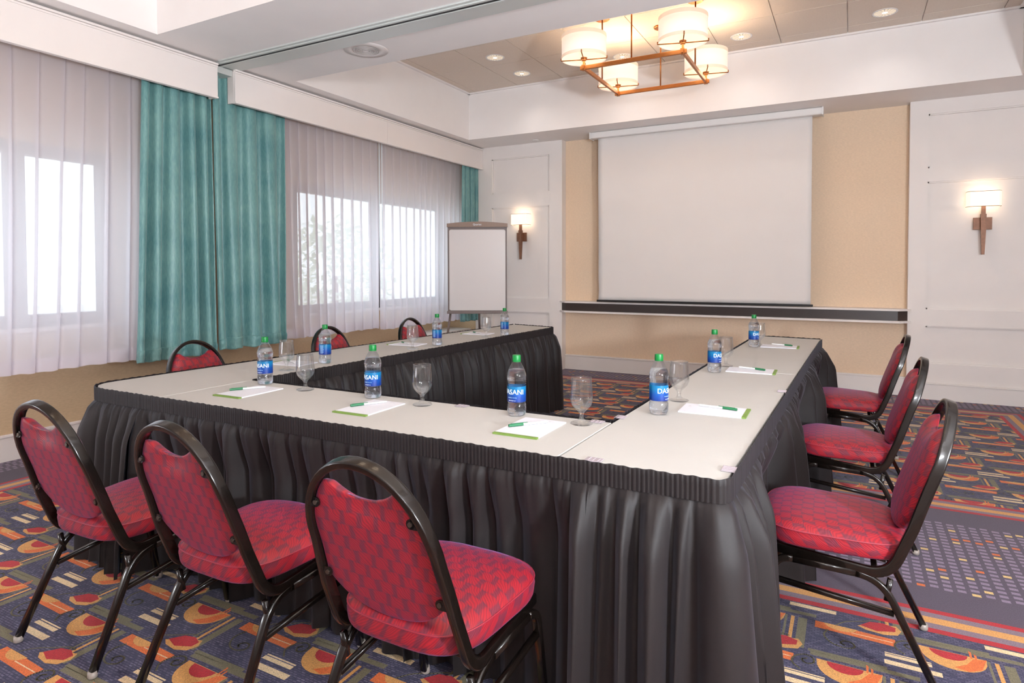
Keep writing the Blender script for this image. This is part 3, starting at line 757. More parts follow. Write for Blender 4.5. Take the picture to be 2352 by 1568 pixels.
def resample(path, step):
    out = [Vector(path[0])]; s = [0.0]; acc = 0.0
    seg = [(Vector(a), Vector(b)) for a, b in zip(path, path[1:])]
    total = sum((b-a).length for a, b in seg); n = max(2, int(total/step)); 
    res = []; 
    for k in range(n+1):
        d = total*k/n; i = 0; rem = d
        while i < len(seg)-1 and rem > (seg[i][1]-seg[i][0]).length: rem -= (seg[i][1]-seg[i][0]).length; i += 1
        a, b = seg[i]; L = (b-a).length
        res.append((a.lerp(b, min(rem/L, 1)), d))
    return res, total
def skirt(label, path, seed, side=1, flare=0.055, zb=0.012, pleat=0.0125, press=(), amp=1.0):
    """Shirred header band over gathered cloth, along a floor plan path (outward = right-hand side * side)."""
    rnd = random.Random(seed)
    P2 = [Vector(p) for p in path]
    # round the corners
    r3 = fillet([(p.x, p.y, 0) for p in P2], 0.035, 6) if len(P2) > 2 else [Vector((p.x, p.y, 0)) for p in P2]
    pts, total = resample([(p.x, p.y) for p in r3], 0.0035)
    nrm = []
    for i in range(len(pts)):
        a = pts[max(i-6, 0)][0]; b = pts[min(i+6, len(pts)-1)][0]; t_ = (b-a).normalized()
        nrm.append(Vector((t_.y, -t_.x))*side)
    # fold centres with random spacing
    folds = []; s = 0.0
    while s < total+0.2: 
        w = rnd.uniform(0.040, 0.125); folds.append((s, w, rnd.uniform(0.6, 1.3), rnd.uniform(-0.02, 0.02))); s += w
    zt = TZ+0.006; hb = 0.062
    c = pts[len(pts)//2][0]
    t = thing('table_skirt', label, 'table skirt', (c.x, c.y, 0))
    bm = bmesh.new(); rows = []
    zz = [zt, zt-0.004, zt-0.02, zt-0.042, zt-hb+0.003, zt-hb]
    for ri, z in enumerate(zz):
        row = []
        for (p, d), n_ in zip(pts, nrm):
            ph = (d % pleat)/pleat
            w = 0.0045*abs(math.sin(PI*ph)) if ri not in (0,) else 0.001
            q = p+n_*(0.009+w)
            top = 0.0008*math.sin(d*61)+0.0010*math.sin(d*173) if ri <= 1 else 0
            row.append(bm.verts.new((q.x-c.x, q.y-c.y, z+top)))
        rows.append(row)
    for A, B in zip(rows, rows[1:]):
        for k in range(len(A)-1): bm.faces.new((A[k], A[k+1], B[k+1], B[k]))
    hd = obj('header_band', bm, M['skirt'], t, smooth=True)
    bm = bmesh.new(); rows = []; NR = 22
    sub = pts[::2]; subn = nrm[::2]
    fi = 0; info = []
    for (p, d) in sub:
        while fi < len(folds)-1 and folds[fi+1][0] <= d: fi += 1
        s0, w, am, dr = folds[fi]; info.append((fi, (d-s0)/w))
    for r in range(NR+1):
        v = r/NR; vv = v**1.3; z = lerp(zt-hb+0.004, zb, vv)
        row = []
        for (p, d), n_, (f, u) in zip(sub, subn, info):
            s0, w, am, dr = folds[f]
            # lens shaped fold: round outward lobe, sharp valley
            lobe = max(0.0, math.sin(PI*min(max(u, 0), 1)))**0.75
            a = amp*am*(lerp(0.002, 0.014, min(1, vv*30.0))+0.028*min(1, vv*5.0))*min(1.3, w/0.07)
            fine = 0.004*math.sin(2*PI*d/0.021+f)*math.exp(-vv*14)+0.003*math.sin(2*PI*d/0.034+1.3*f)*math.exp(-vv*5)
            big = 0.012*math.sin(d*5.1+seed)*vv+0.010*math.sin(d*13+seed*2+vv*2)*vv
            out = 0.002+a*lobe+fine*min(1, 0.3+vv*20)+big+flare*vv**0.75*1.0
            for (px_, py_, lim) in press:
                along = (p-Vector((px_, py_))).length
                wgt = max(0.0, min(1.0, (0.40-along)/0.14)); wgt = wgt*wgt*(3-2*wgt)
                wz = max(0.0, min(1.0, (0.72-z)/0.22)); wz = wz*wz*(3-2*wz)
                out -= wgt*wz*(flare*vv**0.75+amp*0.040-lim)
            tang = Vector((-n_.y, n_.x))*(dr*vv+0.012*math.sin(2*PI*u)*vv*am)
            q = p+n_*out+tang
            row.append(bm.verts.new((q.x-c.x, q.y-c.y, z+(0.006*math.sin(d*23+seed) if r == NR else 0))))
        rows.append(row)
    for A, B in zip(rows, rows[1:]):
        for k in range(len(A)-1): bm.faces.new((A[k], A[k+1], B[k+1], B[k]))
    obj('gathered_cloth', bm, M['skirt'], t, smooth=True)
    return t
# outside of the U (path runs so that outward is on its right)
skirt('dark pleated skirt round the left outer side and near left corner', [LO_F, LO_M]+corner[:-1]+[(-2.93, 1.596), (-2.64, 1.597)], 5, side=1)
skirt('dark pleated skirt along the front table behind the three big chairs', [(-2.68, 1.597), (-0.62, 1.613)], 9, side=1, flare=0.04, amp=1.2, press=((-2.28, 1.6, -0.002), (-1.66, 1.6, -0.008), (-0.962, 1.6, -0.004)))
skirt('dark pleated skirt wrapping the near right corner and the outer right side', [(-0.68, 1.613), RO_N, (-0.255, 2.3), (-0.238, 3.1), (-0.222, 4.2), RO_F], 12, side=1, flare=0.055, amp=1.35, press=((-0.25, 2.41, -0.055), (-0.235, 3.52, -0.03), (-0.215, 4.70, -0.03)))
skirt('dark pleated skirt inside the left arm, round its far end', [LI_N, (-2.505, 2.6), LI_F, LO_F], 21, side=1)
skirt('dark pleated skirt on the inner side of the front table', [RI_N, LI_N], 31, side=1, flare=0.03)
skirt('dark pleated skirt inside the right arm, round its far end', [RO_F, RI_F, RI_N], 41, side=1, flare=0.04)

# ------------------------------------------------------------------ banquet chairs
def uv_planar(o, fn):
    me = o.data; uv = me.uv_layers.new(name='weave')
    for l in me.loops:
        uv.data[l.index].uv = fn(me.vertices[l.vertex_index].co)
BACK_U = [(0.36, 0.100), (0.42, 0.086), (0.50, 0.060), (0.60, 0.028), (0.70, -0.008), (0.80, -0.036), (0.86, -0.052)]
def make_chair():
    t = thing('banquet_chair', '', 'chair')
    hw = 0.199; hc = 0.182
    # back frame: one bent tube, from the front of the seat frame, up and over
    pts = []
    def bp(x, z): return Vector((x, interp(BACK_U, z), z))
    side_pts = []
    zc, rz_ = 0.625, 0.228
    left = [Vector((-hw, 0.44, 0.375)), Vector((-hw, 0.15, 0.362)), Vector((-hw, 0.098, 0.352)), bp(-hw, 0.42)]
    left = fillet([(-hw, 0.44, 0.372), (-hw, 0.122, 0.343), (-lerp(hw, hc, 0.35), interp(BACK_U, 0.50), 0.50)], 0.065, 8)
    left += [bp(-lerp(hw, hc, 0.6), 0.56)]
    arch = []
    for k in range(0, 25):
        a = PI-PI*k/24
        arch.append(bp(hc*math.cos(a), zc+rz_*max(0.0, math.sin(a))**0.92))
    right = [Vector((-p.x, p.y, p.z)) for p in left[::-1]]
    bm = bmesh.new()
    def sd(p, tt):
        return Vector((0, 0.94, 0.34)) if p.z > 0.45 else Vector((1, 0, 0))
    path = left+arch+right
    cen = Vector((0, 0, 0.6))
    def sd2(p, tt):
        # the wide face of the tube looks outward: keep one axis in the plane of travel
        if p.z < 0.42: base = Vector((0, 1, 0)) if abs(tt.y) < 0.7 else Vector((0, 0, 1))
        n0 = Vector((1, 0, 0)) if abs(tt.x) < 0.2 else Vector((0, 0.95, 0.3)).cross(tt)
        return n0
    nb = Vector((0, 0.95, 0.30))
    def sd3(p, tt):
        if abs(abs(p.x)-hw) < 1e-6: return Vector((0, 0, 0)) + Vector((0, -tt.z, tt.y)) if True else nb
        return nb
    # keep a continuous frame: side axis is in the y-z plane, perpendicular to travel
    def sd4(p, tt):
        v = Vector((0, 1, 0)) - tt*tt.y
        if v.length < 0.35: v = Vector((0, tt.z, -tt.y)) if p.x < 0 else Vector((0, -tt.z, tt.y))
        v2 = Vector((0, tt.z, -tt.y))*(1 if tt.z >= 0 else -1)
        if p.z < 0.56: return Vector((0, tt.z, -tt.y)) if p.x < 0 else Vector((0, -tt.z, tt.y))
        return nb
    sweep(bm, path, 0.031, 0.019, sd4, n=16, power=0.32)
    # front cross rail of the seat frame
    cyl(bm, (-hw, 0.44, 0.372), (hw, 0.44, 0.372), 0.009)
    cyl(bm, (-hw, 0.16, 0.352), (hw, 0.16, 0.352), 0.009)
    obj('back_frame', bm, M['tube'], t, smooth=True)
    # legs: each side is one hoop cut into rear leg, side rail, front leg
    lx = 0.195
    hoop = fillet([(0.214, -0.010, 0.016), (0.196, 0.142, 0.332), (0.206, 0.440, 0.348), (0.212, 0.492, 0.016)], [0, 0.07, 0.05, 0], 8)
    k1 = 9; k2 = len(hoop)-10
    for s in (-1, 1):
        pth = [Vector((p.x*s, p.y, p.z)) for p in hoop]
        for nm, seg in (('leg', pth[:k1+1]), ('side_rail', pth[k1:k2+1]), ('leg', pth[k2:])):
            bm = bmesh.new(); sweep(bm, seg, 0.024, 0.022, Vector((1, 0, 0)), n=12)
            lg = obj(nm, bm, M['tube'], t, smooth=True)
            if nm == 'leg':
                e = seg[0] if seg[0].z < 0.05 else seg[-1]
                bm = bmesh.new()
                lathe(bm, [(0.011, 0.003), (0.0145, 0.005), (0.0145, 0.012), (0.0135, 0.024)], 12, (e.x, e.y+(0.006 if e.y > 0.2 else 0), 0))
                obj('foot_glide', bm, M['glide'], lg, smooth=True)
        # little spacer between hoop and frame, side stretcher
        bm = bmesh.new(); sweep(bm, [(lx*s, 0.118, 0.335), (lx*s, 0.128, 0.268)], 0.018, 0.016, Vector((1, 0, 0)), n=10)
        obj('spacer', bm, M['tube'], t, smooth=True)
        bm = bmesh.new(); sweep(bm, [(0.2*s, 0.108, 0.232), (0.207*s, 0.450, 0.272)], 0.020, 0.016, Vector((1, 0, 0)), n=10)
        obj('stretcher', bm, M['tube'], t, smooth=True)
    # seat cushion
    bm = bmesh.new(); nseg = 48
    def outline(a, grow):
        ca, sa = math.cos(a), math.sin(a)
        x = math.copysign(abs(ca)**0.5, ca); y = math.copysign(abs(sa)**0.5, sa)
        yy = 0.282+y*(0.214+grow)-(0.022*x*x if y > 0 else 0)*y; wx = lerp(0.192, 0.231, (y+1)/2)+grow
        return x*wx, yy
    prof = [(-0.02, 0.387), (-0.003, 0.389), (0.0, 0.396), (0.003, 0.420), (0.001, 0.436), (0.0015, 0.4385), (-0.002, 0.441), (-0.014, 0.450), (-0.035, 0.458), (-0.075, 0.465), (-0.13, 0.469)]
    rings = []
    for gr, z in prof:
        ring = []
        for k in range(nseg):
            x, y = outline(2*PI*(k+0.5)/nseg, gr)
            dip = 0.0
            ring.append(bm.verts.new((x, y, z+0.010*((y-0.29)/0.21)*0.6)))
        rings.append(ring)
    for A, B in zip(rings, rings[1:]):
        for k in range(nseg): bm.faces.new((A[k], A[(k+1) % nseg], B[(k+1) % nseg], B[k]))
    bm.faces.new(rings[0][::-1])
    cx_ = bm.verts.new((0, 0.29, 0.471))
    for k in range(nseg): bm.faces.new((rings[-1][k], rings[-1][(k+1) % nseg], cx_))
    seat = obj('seat', bm, M['fabric'], t, smooth=True)
    uv_planar(seat, lambda c: ((c.x+0.5)*1.0+max(0, 0.44-c.z)*0.6, (c.y+0.5)+(0.46-c.z)*0.8))
    bm = bmesh.new(); rp = []
    for k in range(nseg+1):
        x, y = outline(2*PI*(k+0.5)/nseg, 0.0015); rp.append(Vector((x, y, 0.4385+0.010*((y-0.29)/0.21)*0.6)))
    sweep(bm, rp, 0.0045, 0.0045, Vector((0, 0, 1)), n=6, power=1, cap=False)
    obj('piping', bm, M['fabric'], seat, smooth=True)
    # backrest pad
    a = 0.172; nxp, nzp = 32, 26; bm = bmesh.new()
    def zb(x): return 0.455+0.075*(abs(x)/a)**3.0-0.012*(1-abs(x)/a)
    def zt_(x):
        ell = 0.625+0.216*math.sqrt(max(0, 1-(x/(a+0.002))**2))**0.95
        dip = 0.762+0.045*(abs(x)/0.11)**2.2
        return min(ell, dip)
    F, Bk = [], []
    for i in range(nxp+1):
        x = a*math.sin(PI/2*(2*i/nxp-1)); fr, bk = [], []
        e0, e1 = zb(x), zt_(x)
        for k in range(nzp+1):
            tt = 0.5-0.5*math.cos(PI*k/nzp); z = lerp(e0, e1, tt)
            u = interp(BACK_U, z); xw = x*(1+0.30*max(0.0, 0.625-z))
            bul = (1-(abs(x)/a)**4)**0.5*(1-(2*tt-1)**6)**0.5
            fr.append(bm.verts.new((xw, u+0.004+0.040*bul, z-0.01*bul*0)))
            # slight fold below the dip on the rear face
            crease = 0.010*math.exp(-((z-0.745)/0.03)**2)*math.exp(-(x/0.07)**2)
            bk.append(bm.verts.new((xw, u-0.008*bul+crease, z)))
        F.append(fr); Bk.append(bk)
    for i in range(nxp):
        for k in range(nzp):
            bm.faces.new((F[i][k], F[i+1][k], F[i+1][k+1], F[i][k+1])); bm.faces.new((Bk[i][k], Bk[i][k+1], Bk[i+1][k+1], Bk[i+1][k]))
        bm.faces.new((F[i][0], Bk[i][0], Bk[i+1][0], F[i+1][0])); bm.faces.new((F[i][nzp], F[i+1][nzp], Bk[i+1][nzp], Bk[i][nzp]))
    for k in range(nzp):
        bm.faces.new((F[0][k], F[0][k+1], Bk[0][k+1], Bk[0][k])); bm.faces.new((F[nxp][k], Bk[nxp][k], Bk[nxp][k+1], F[nxp][k+1]))
    back = obj('backrest', bm, M['fabric'], t, smooth=True)
    uv_planar(back, lambda c: (c.x+0.5+c.y*0.3, c.z))
    # four mounting tabs with screws behind the pad
    for x in (-1, 1):
        for z in (0.535, 0.735):
            hx = lerp(hw, hc, (z-0.36)/0.265) if z < 0.6 else hc*math.sqrt(1-((z-zc)/rz_)**2)
            u = interp(BACK_U, z)
            bm = bmesh.new(); n = 14
            px = x*(hx-0.021)
            ring = [(px+0.0115*math.cos(2*PI*k/n), z+0.0115*math.sin(2*PI*k/n)) for k in range(n)]
            lo = [bm.verts.new((p, u-0.009, q)) for p, q in ring]; hi = [bm.verts.new((p, u-0.013, q)) for p, q in ring]
            for k in range(n): bm.faces.new((lo[k], lo[(k+1) % n], hi[(k+1) % n], hi[k]))
            bm.faces.new(lo); bm.faces.new(hi)
            box(bm, min(px, x*(hx-0.004)), max(px, x*(hx-0.004)), u-0.013, u-0.009, z-0.011, z+0.011)
            tb = obj('mounting_tab', bm, M['tube'], t)
            bm = bmesh.new(); cyl(bm, (px, u-0.013, z), (px, u-0.0165, z), 0.0055, n=10); obj('screw', bm, M['screw'], tb)
    return t
def copy_tree(o, parent=None):
    c = o.copy(); COL.objects.link(c)
    if parent is not None: c.parent = parent
    for ch in o.children: copy_tree(ch, c)
    return c
chair0 = make_chair()
CH = [  # x, y of the rear feet line, heading (0 = faces +y), label
    (-2.295, 1.088, 0.03, 'red banquet chair at the front table, leftmost of the three seen from behind', 'chairs along the front table'),
    (-1.660, 1.110, 0.0, 'red banquet chair at the front table, middle one of the three seen from behind', 'chairs along the front table'),
    (-0.962, 1.100, 0.0, 'red banquet chair at the front table, largest and nearest to the camera', 'chairs along the front table'),
    (0.234, 2.410, PI/2+0.01, 'red banquet chair on the right of the U, nearest, half tucked under the skirt', 'chairs along the right arm'),
    (0.262, 3.520, PI/2, 'red banquet chair on the right of the U, between the nearest and the farthest', 'chairs along the right arm'),
    (0.276, 4.700, PI/2, 'red banquet chair on the right of the U, farthest, close to the screen wall', 'chairs along the right arm'),
    (-3.40, 2.385, -PI/2, 'red banquet chair on the window side in front of the teal drapes', 'chairs along the left arm'),
    (-3.37, 3.450, -PI/2, 'red banquet chair on the window side, second along, behind a water bottle', 'chairs along the left arm'),
    (-3.33, 4.385, -PI/2, 'red banquet chair on the window side, farthest, beside the flip chart easel', 'chairs along the left arm'),
]
for i, (x, y, rz, lab, grp) in enumerate(CH):
    c = chair0 if i == 0 else copy_tree(chair0)
    c.location = (x, y, 0); c.rotation_euler = (0, 0, rz); c['label'] = lab; c['group'] = grp

# ------------------------------------------------------------------ water bottles
def wrap(me, r, ang0, z0):
    for v in me.vertices:
        a = ang0+v.co.x/r; rr = r+v.co.z
        v.co = Vector((rr*math.cos(a), rr*math.sin(a), z0+v.co.y))
    return me
def make_bottle():
    t = thing('water_bottle', '', 'bottle')
    R = 0.0355
    body = [(0.024, 0.004), (0.031, 0.002), (0.0345, 0.010), (0.0352, 0.028), (0.0345, 0.040), (0.0325, 0.045), (0.0335, 0.050), (0.0338, 0.052), (0.0338, 0.108), (0.0330, 0.111),
            (0.0345, 0.114), (0.0325, 0.117), (0.0348, 0.121), (0.0328, 0.125), (0.0352, 0.130), (0.0345, 0.134), (0.0356, 0.139), (0.0352, 0.146), (0.0335, 0.154), (0.0295, 0.165), (0.0240, 0.177), (0.0185, 0.187), (0.0150, 0.193), (0.0135, 0.197), (0.0133, 0.204)]
    def petal(r, z, a):
        if z < 0.03: return r*(1-0.10*max(0, math.cos(5*a))**2*(1-z/0.03))
        return r
    bm = bmesh.new(); lathe(bm, body, 32, fn=petal); obj('bottle_body', bm, M['pet'], t, smooth=True)
    ins = [(max(r-0.0012, 0.001), z+0.001) for r, z in body if z < 0.172]
    bm = bmesh.new(); lathe(bm, ins, 32, fn=petal); obj('water', bm, M['water'], t, smooth=True)
    bm = bmesh.new(); rings = lathe(bm, [(0.0342, 0.052), (0.0342, 0.108)], 40, cap=(False, False)); lb = obj('label_wrap', bm, M['label'], t, smooth=True)
    me = wrap(text_mesh('DASANI', 0.0255), 0.0346, -PI/2, 0.088); link('brand_lettering', me, M['ink'], lb)
    me = wrap(text_mesh('PURIFIED WATER', 0.0048), 0.0346, -PI/2, 0.068); link('small_lettering', me, M['ink2'], lb)
    me = wrap(text_mesh('20 FL OZ (591 mL)', 0.0036), 0.0346, -PI/2, 0.058); link('small_lettering', me, M['ink'], lb)
    bm = bmesh.new()
    rnd = random.Random(3)
    for k in range(11):
        z = 0.102-k*0.0042; x0 = -0.012; x1 = 0.012-rnd.uniform(0, 0.006); nn = 6
        a0, a1 = PI/2-0.15+x0/0.0346, PI/2-0.15+x1/0.0346
        for q in range(nn):
            aa, ab = lerp(a0, a1, q/nn), lerp(a0, a1, (q+1)/nn)
            bm.faces.new([bm.verts.new((0.0346*math.cos(A), 0.0346*math.sin(A), Z)) for A, Z in ((aa, z), (ab, z), (ab, z+0.0016), (aa, z+0.0016))])
    obj('fact_lines', bm, M['ink2'], lb)
    bm = bmesh.new()
    lathe(bm, [(0.0150, 0.1985), (0.0152, 0.200), (0.0152, 0.216), (0.0142, 0.219), (0.009, 0.2195)], 30, fn=lambda r, z, a: r*(1+0.018*math.cos(30*a)) if z < 0.216 else r)
    cp = obj('cap', bm, M['bottle_cap'], t, smooth=True, auto=0.6)
    bm = bmesh.new(); lathe(bm, [(0.0148, 0.1945), (0.0155, 0.195), (0.0155, 0.1975), (0.0148, 0.198)], 30); obj('tamper_ring', bm, M['bottle_cap'], cp)
    return t
b0 = make_bottle()
def face_cam(x, y): return math.atan2(-y, -x)+PI/2   # turns the label's front (-y) to the camera
BOT = [(-2.388, 2.018, -0.80, 'water bottle on the front table, leftmost of the bottles showing white lettering'),
       (-1.736, 2.010, -0.68, 'water bottle on the front table, between two goblets at its middle'),
       (-1.064, 2.012, -0.52, 'water bottle on the front table near the right end, largest label in view'),
       (-0.613, 2.274, 1.15, 'water bottle on the right arm, nearest, beside a goblet'),
       (-0.610, 3.331, 1.15, 'water bottle on the right arm, second from the camera'),
       (-0.573, 4.539, 1.15, 'water bottle on the right arm, farthest, close to the screen wall'),
       (-2.62, 2.63, 2.75, 'water bottle on the left arm in front of a chair back, nearest of three there'),
       (-2.548, 3.626, 2.65, 'water bottle on the left arm, middle one of three there'),
       (-2.448, 4.424, 2.65, 'water bottle on the left arm, farthest, below the flip chart')]
for i, (x, y, dr, lab) in enumerate(BOT):
    c = b0 if i == 0 else copy_tree(b0)
    c.location = (x, y, TZ+0.0015); c.rotation_euler = (0, 0, face_cam(x, y)+dr); c['label'] = lab; c['group'] = 'bottled water set out on the tables'

# ------------------------------------------------------------------ goblets
def make_goblet():
    t = thing('water_goblet', '', 'glass')
    outer = [(0.036, 0.0), (0.0385, 0.0015), (0.037, 0.004), (0.024, 0.0075), (0.013, 0.012), (0.0085, 0.018), (0.0072, 0.026), (0.0082, 0.036), (0.0125, 0.043), (0.024, 0.053), (0.0345, 0.066), (0.0392, 0.080), (0.0395, 0.092), (0.0378, 0.115), (0.0350, 0.150), (0.0345, 0.1595)]
    inner = [(0.0333, 0.1600), (0.0337, 0.150), (0.0364, 0.115), (0.0381, 0.092), (0.0377, 0.080), (0.033, 0.0675), (0.0225, 0.056), (0.0095, 0.0485), (0.001, 0.047)]
    bm = bmesh.new(); lathe(bm, outer+inner, 36); obj('bowl_and_stem', bm, M['glass'], t, smooth=True)
    return t
g0 = make_goblet()
GOB = [(-2.112, 2.000, 'empty goblet on the front table, right of the leftmost labelled bottle'), (-1.470, 1.990, 'empty goblet at the middle of the front table'),
       (-0.806, 2.000, 'empty goblet on the front table nearest the right inner corner'), (-0.602, 2.538, 'empty goblet on the right arm, right of its nearest bottle'),
       (-0.593, 3.566, 'empty goblet on the right arm, second from the camera'), (-0.546, 4.615, 'empty goblet on the right arm, farthest, partly behind a bottle'),
       (-2.611, 2.345, 'empty goblet on the left arm, nearest of three there'), (-2.569, 3.374, 'empty goblet on the left arm before the farthest window-side chair'),
       (-2.51, 4.236, 'empty goblet on the left arm, farthest, below the flip chart')]
for i, (x, y, lab) in enumerate(GOB):
    c = g0 if i == 0 else copy_tree(g0)
    c.location = (x, y, TZ+0.0015); c['label'] = lab; c['group'] = 'empty goblets set out on the tables'

# ------------------------------------------------------------------ note pads and pens
def make_pad():
    t = thing('note_pad', '', 'notepad')
    bm = bmesh.new(); box(bm, -0.078, 0.078, -0.118, 0.118, 0.0, 0.0045); pg = obj('paper_block', bm, M['paper'], t)
    bm = bmesh.new(); box(bm, -0.0785, 0.0785, -0.1195, -0.105, -0.0002, 0.0049); obj('binding', bm, M['green_band'], t)
    bm = bmesh.new()
    for k, w in enumerate((0.020, 0.026, 0.012)): box(bm, 0.02, 0.02+w, 0.098-k*0.004, 0.0995-k*0.004, 0.0045, 0.0047)
    obj('letterhead', bm, M['grey_ink'], pg)
    return t
def make_pen():
    t = thing('ballpoint_pen', '', 'pen')   # lies along +y, cap at the -y end
    bm = bmesh.new(); cyl(bm, (0, -0.02, 0.0045), (0, 0.066, 0.0045), 0.0038, 0.0036, 12); cyl(bm, (0, 0.066, 0.0045), (0, 0.073, 0.0045), 0.0036, 0.002, 10); obj('barrel', bm, M['pen_white'], t, smooth=True, auto=0.7)
    bm = bmesh.new(); cyl(bm, (0, -0.073, 0.005), (0, -0.020, 0.005), 0.0048, 0.0046, 12); box(bm, -0.0014, 0.0014, -0.066, -0.004, 0.0092, 0.0108); obj('cap', bm, M['pen_cap'], t, smooth=True, auto=0.7)
    bm = bmesh.new(); box(bm, -0.0012, 0.0012, 0.005, 0.045, 0.0078, 0.0083); obj('imprint', bm, M['grey_ink'], t)
    return t
p0, n0 = make_pad(), make_pen()
PADS = [(-2.285, 1.845, 0.03, 'white note pad with green binding on the front table, leftmost'), (-1.612, 1.848, 0.02, 'white note pad with green binding at the middle of the front table'),
        (-0.932, 1.862, 0.01, 'white note pad with green binding on the front table, nearest the right corner'),
        (-0.440, 2.408, PI/2+0.02, 'white note pad on the right arm, nearest the camera'), (-0.445, 3.445, PI/2+0.03, 'white note pad on the right arm, second from the camera'),
        (-0.415, 4.615, PI/2+0.03, 'white note pad on the right arm, farthest from the camera'),
        (-2.775, 2.53, -PI/2+0.1, 'white note pad on the left arm, nearest the camera'), (-2.76, 3.56, -PI/2+0.08, 'white note pad on the left arm, second from the camera'), (-2.70, 4.42, -PI/2+0.08, 'white note pad on the left arm, farthest from the camera')]
PENS = [((-2.371, 1.805), (-2.284, 1.94)), ((-1.679, 1.812), (-1.604, 1.94)), ((-0.995, 1.824), (-0.904, 1.939)), ((-0.367, 2.429), (-0.502, 2.45)),
        ((-0.387, 3.458), (-0.51, 3.506)), ((-0.348, 4.648), (-0.468, 4.696)), ((-2.86, 2.575), (-2.73, 2.51)), ((-2.84, 3.60), (-2.71, 3.52)), ((-2.77, 4.46), (-2.64, 4.37))]
PENL = ['leftmost on the front table', 'at the middle of the front table', 'nearest the right corner of the front table', 'nearest the camera on the right arm',
        'second along the right arm', 'farthest along the right arm', 'nearest the camera on the left arm', 'second along the left arm', 'farthest along the left arm']
for i, (x, y, rz, lab) in enumerate(PADS):
    c = p0 if i == 0 else copy_tree(p0)
    c.location = (x, y, TZ+0.0015); c.rotation_euler = (0, 0, rz); c['label'] = lab; c['group'] = 'note pads laid at each place'
    (ax, ay), (bx_, by2) = PENS[i]
    c = n0 if i == 0 else copy_tree(n0)
    c.location = ((ax+bx_)/2, (ay+by2)/2, TZ+0.0064); c.rotation_euler = (0, 0, math.atan2(by2-ay, bx_-ax)-PI/2)
    c['label'] = 'green capped white pen on the pad '+PENL[i]; c['group'] = 'pens on the note pads'

# ------------------------------------------------------------------ plastic skirt clips
def make_clip():
    bm = bmesh.new()
    box(bm, -0.024, 0.024, -0.014, 0.020, 0.0, 0.0018, 0, 0.0005); box(bm, -0.024, 0.024, -0.016, -0.0135, -0.018, 0.0016)
    for x in (-0.014, 0.0, 0.014): box(bm, x-0.0012, x+0.0012, -0.012, 0.018, 0.0018, 0.0028)
    return obj('skirt_clip', bm, M['clip'])
CLIPS = [(-0.768, 2.050, PI, 'clear plastic clip on the front table beside the inner right corner'), (-0.718, 2.150, PI/2+PI, 'clear plastic clip on the right arm beside its inner corner'),
         (-0.274, 1.72, PI/2, 'clear plastic clip on the outer edge at the near right corner'), (-0.252, 2.93, PI/2, 'clear plastic clip midway along the outer right edge'),
         (-1.32, 2.044, PI, 'clear plastic clip on the inner edge right of the middle goblet'), (-0.62, 1.628, 0.0, 'clear plastic clip on the near edge by the cloth seam')]
k0 = make_clip()
for i, (x, y, rz, lab) in enumerate(CLIPS):
    c = k0 if i == 0 else k0.copy()
    if i: COL.objects.link(c)
    c.location = (x, y, TZ+0.0025); c.rotation_euler = (0, 0, rz); tag(c, lab, 'clip', 'clear clips holding the skirts')

# ------------------------------------------------------------------ flip chart easel
fx = thing('flip_chart_easel', 'grey framed flip chart easel with a blank whiteboard in the far left corner', 'easel', (-3.83, 6.27, 0), 0.4935)
BW, BZ0, BZ1 = 0.345, 0.775, 1.80
bm = bmesh.new()
def rrect(w, z0, z1, r, n=6):
    pts = []
    for cx, cz, a0 in ((w-r, z1-r, 0), (-(w-r), z1-r, PI/2), (-(w-r), z0+r, PI), (w-r, z0+r, 3*PI/2)):
        for k in range(n+1):
            a = a0+PI/2*k/n; pts.append((cx+r*math.cos(a), cz+r*math.sin(a)))
    return pts
bd = rrect(0.327, 0.805, 1.745, 0.022)
lo = [bm.verts.new((x, -0.012, z)) for x, z in bd]; hi = [bm.verts.new((x, 0.004, z)) for x, z in bd]; n = len(bd)
for k in range(n): bm.faces.new((lo[k], lo[(k+1) % n], hi[(k+1) % n], hi[k]))
bm.faces.new(lo); bm.faces.new(hi)
obj('whiteboard_panel', bm, M['whiteboard'], fx)
bm = bmesh.new()
box(bm, -BW, BW, -0.008, 0.02, BZ0+0.005, BZ1-0.02, 0, 0.004)
box(bm, -BW, -BW+0.014, -0.016, 0.02, BZ0, BZ1-0.03); box(bm, BW-0.014, BW, -0.016, 0.02, BZ0, BZ1-0.03)
obj('board_frame', bm, M['flip_frame'], fx)
bm = bmesh.new(); box(bm, -BW-0.008, BW+0.008, -0.035, 0.022, BZ0-0.008, BZ0+0.024, 0, 0.004); obj('pen_tray', bm, M['flip_frame'], fx)
bm = bmesh.new()
top = [(-BW-0.008, 1.775)]+[(lerp(-BW-0.008, BW+0.008, k/12), 1.815+0.022*math.sin(PI*k/12)) for k in range(13)]+[(BW+0.008, 1.775)]
lo = [bm.verts.new((x, -0.032, z)) for x, z in top]; hi = [bm.verts.new((x, 0.024, z)) for x, z in top]; n = len(top)
for k in range(n): bm.faces.new((lo[k], lo[(k+1) % n], hi[(k+1) % n], hi[k]))
bm.faces.new(lo); bm.faces.new(hi)
hdr = obj('header_bar', bm, M['flip_head'], fx)
me = text_mesh('Quartet', 0.030); 
for v in me.vertices: v.co = Vector((v.co.x, -0.0325-v.co.z, 1.803+v.co.y))
link('brand_lettering', me, M['ink'], hdr)
for p, q in (((-BW+0.03, 0.01, BZ0+0.01), (-BW-0.07, -0.12, 0.004)), ((BW-0.03, 0.01, BZ0+0.01), (BW+0.07, -0.12, 0.004)), ((0.0, 0.03, 1.70), (0.0, 0.60, 0.004))):
    bm = bmesh.new(); sweep(bm, [Vector(p), Vector(q)], 0.026, 0.018, Vector((1, 0, 0)), n=10); obj('leg', bm, M['flip_frame'], fx, smooth=True)

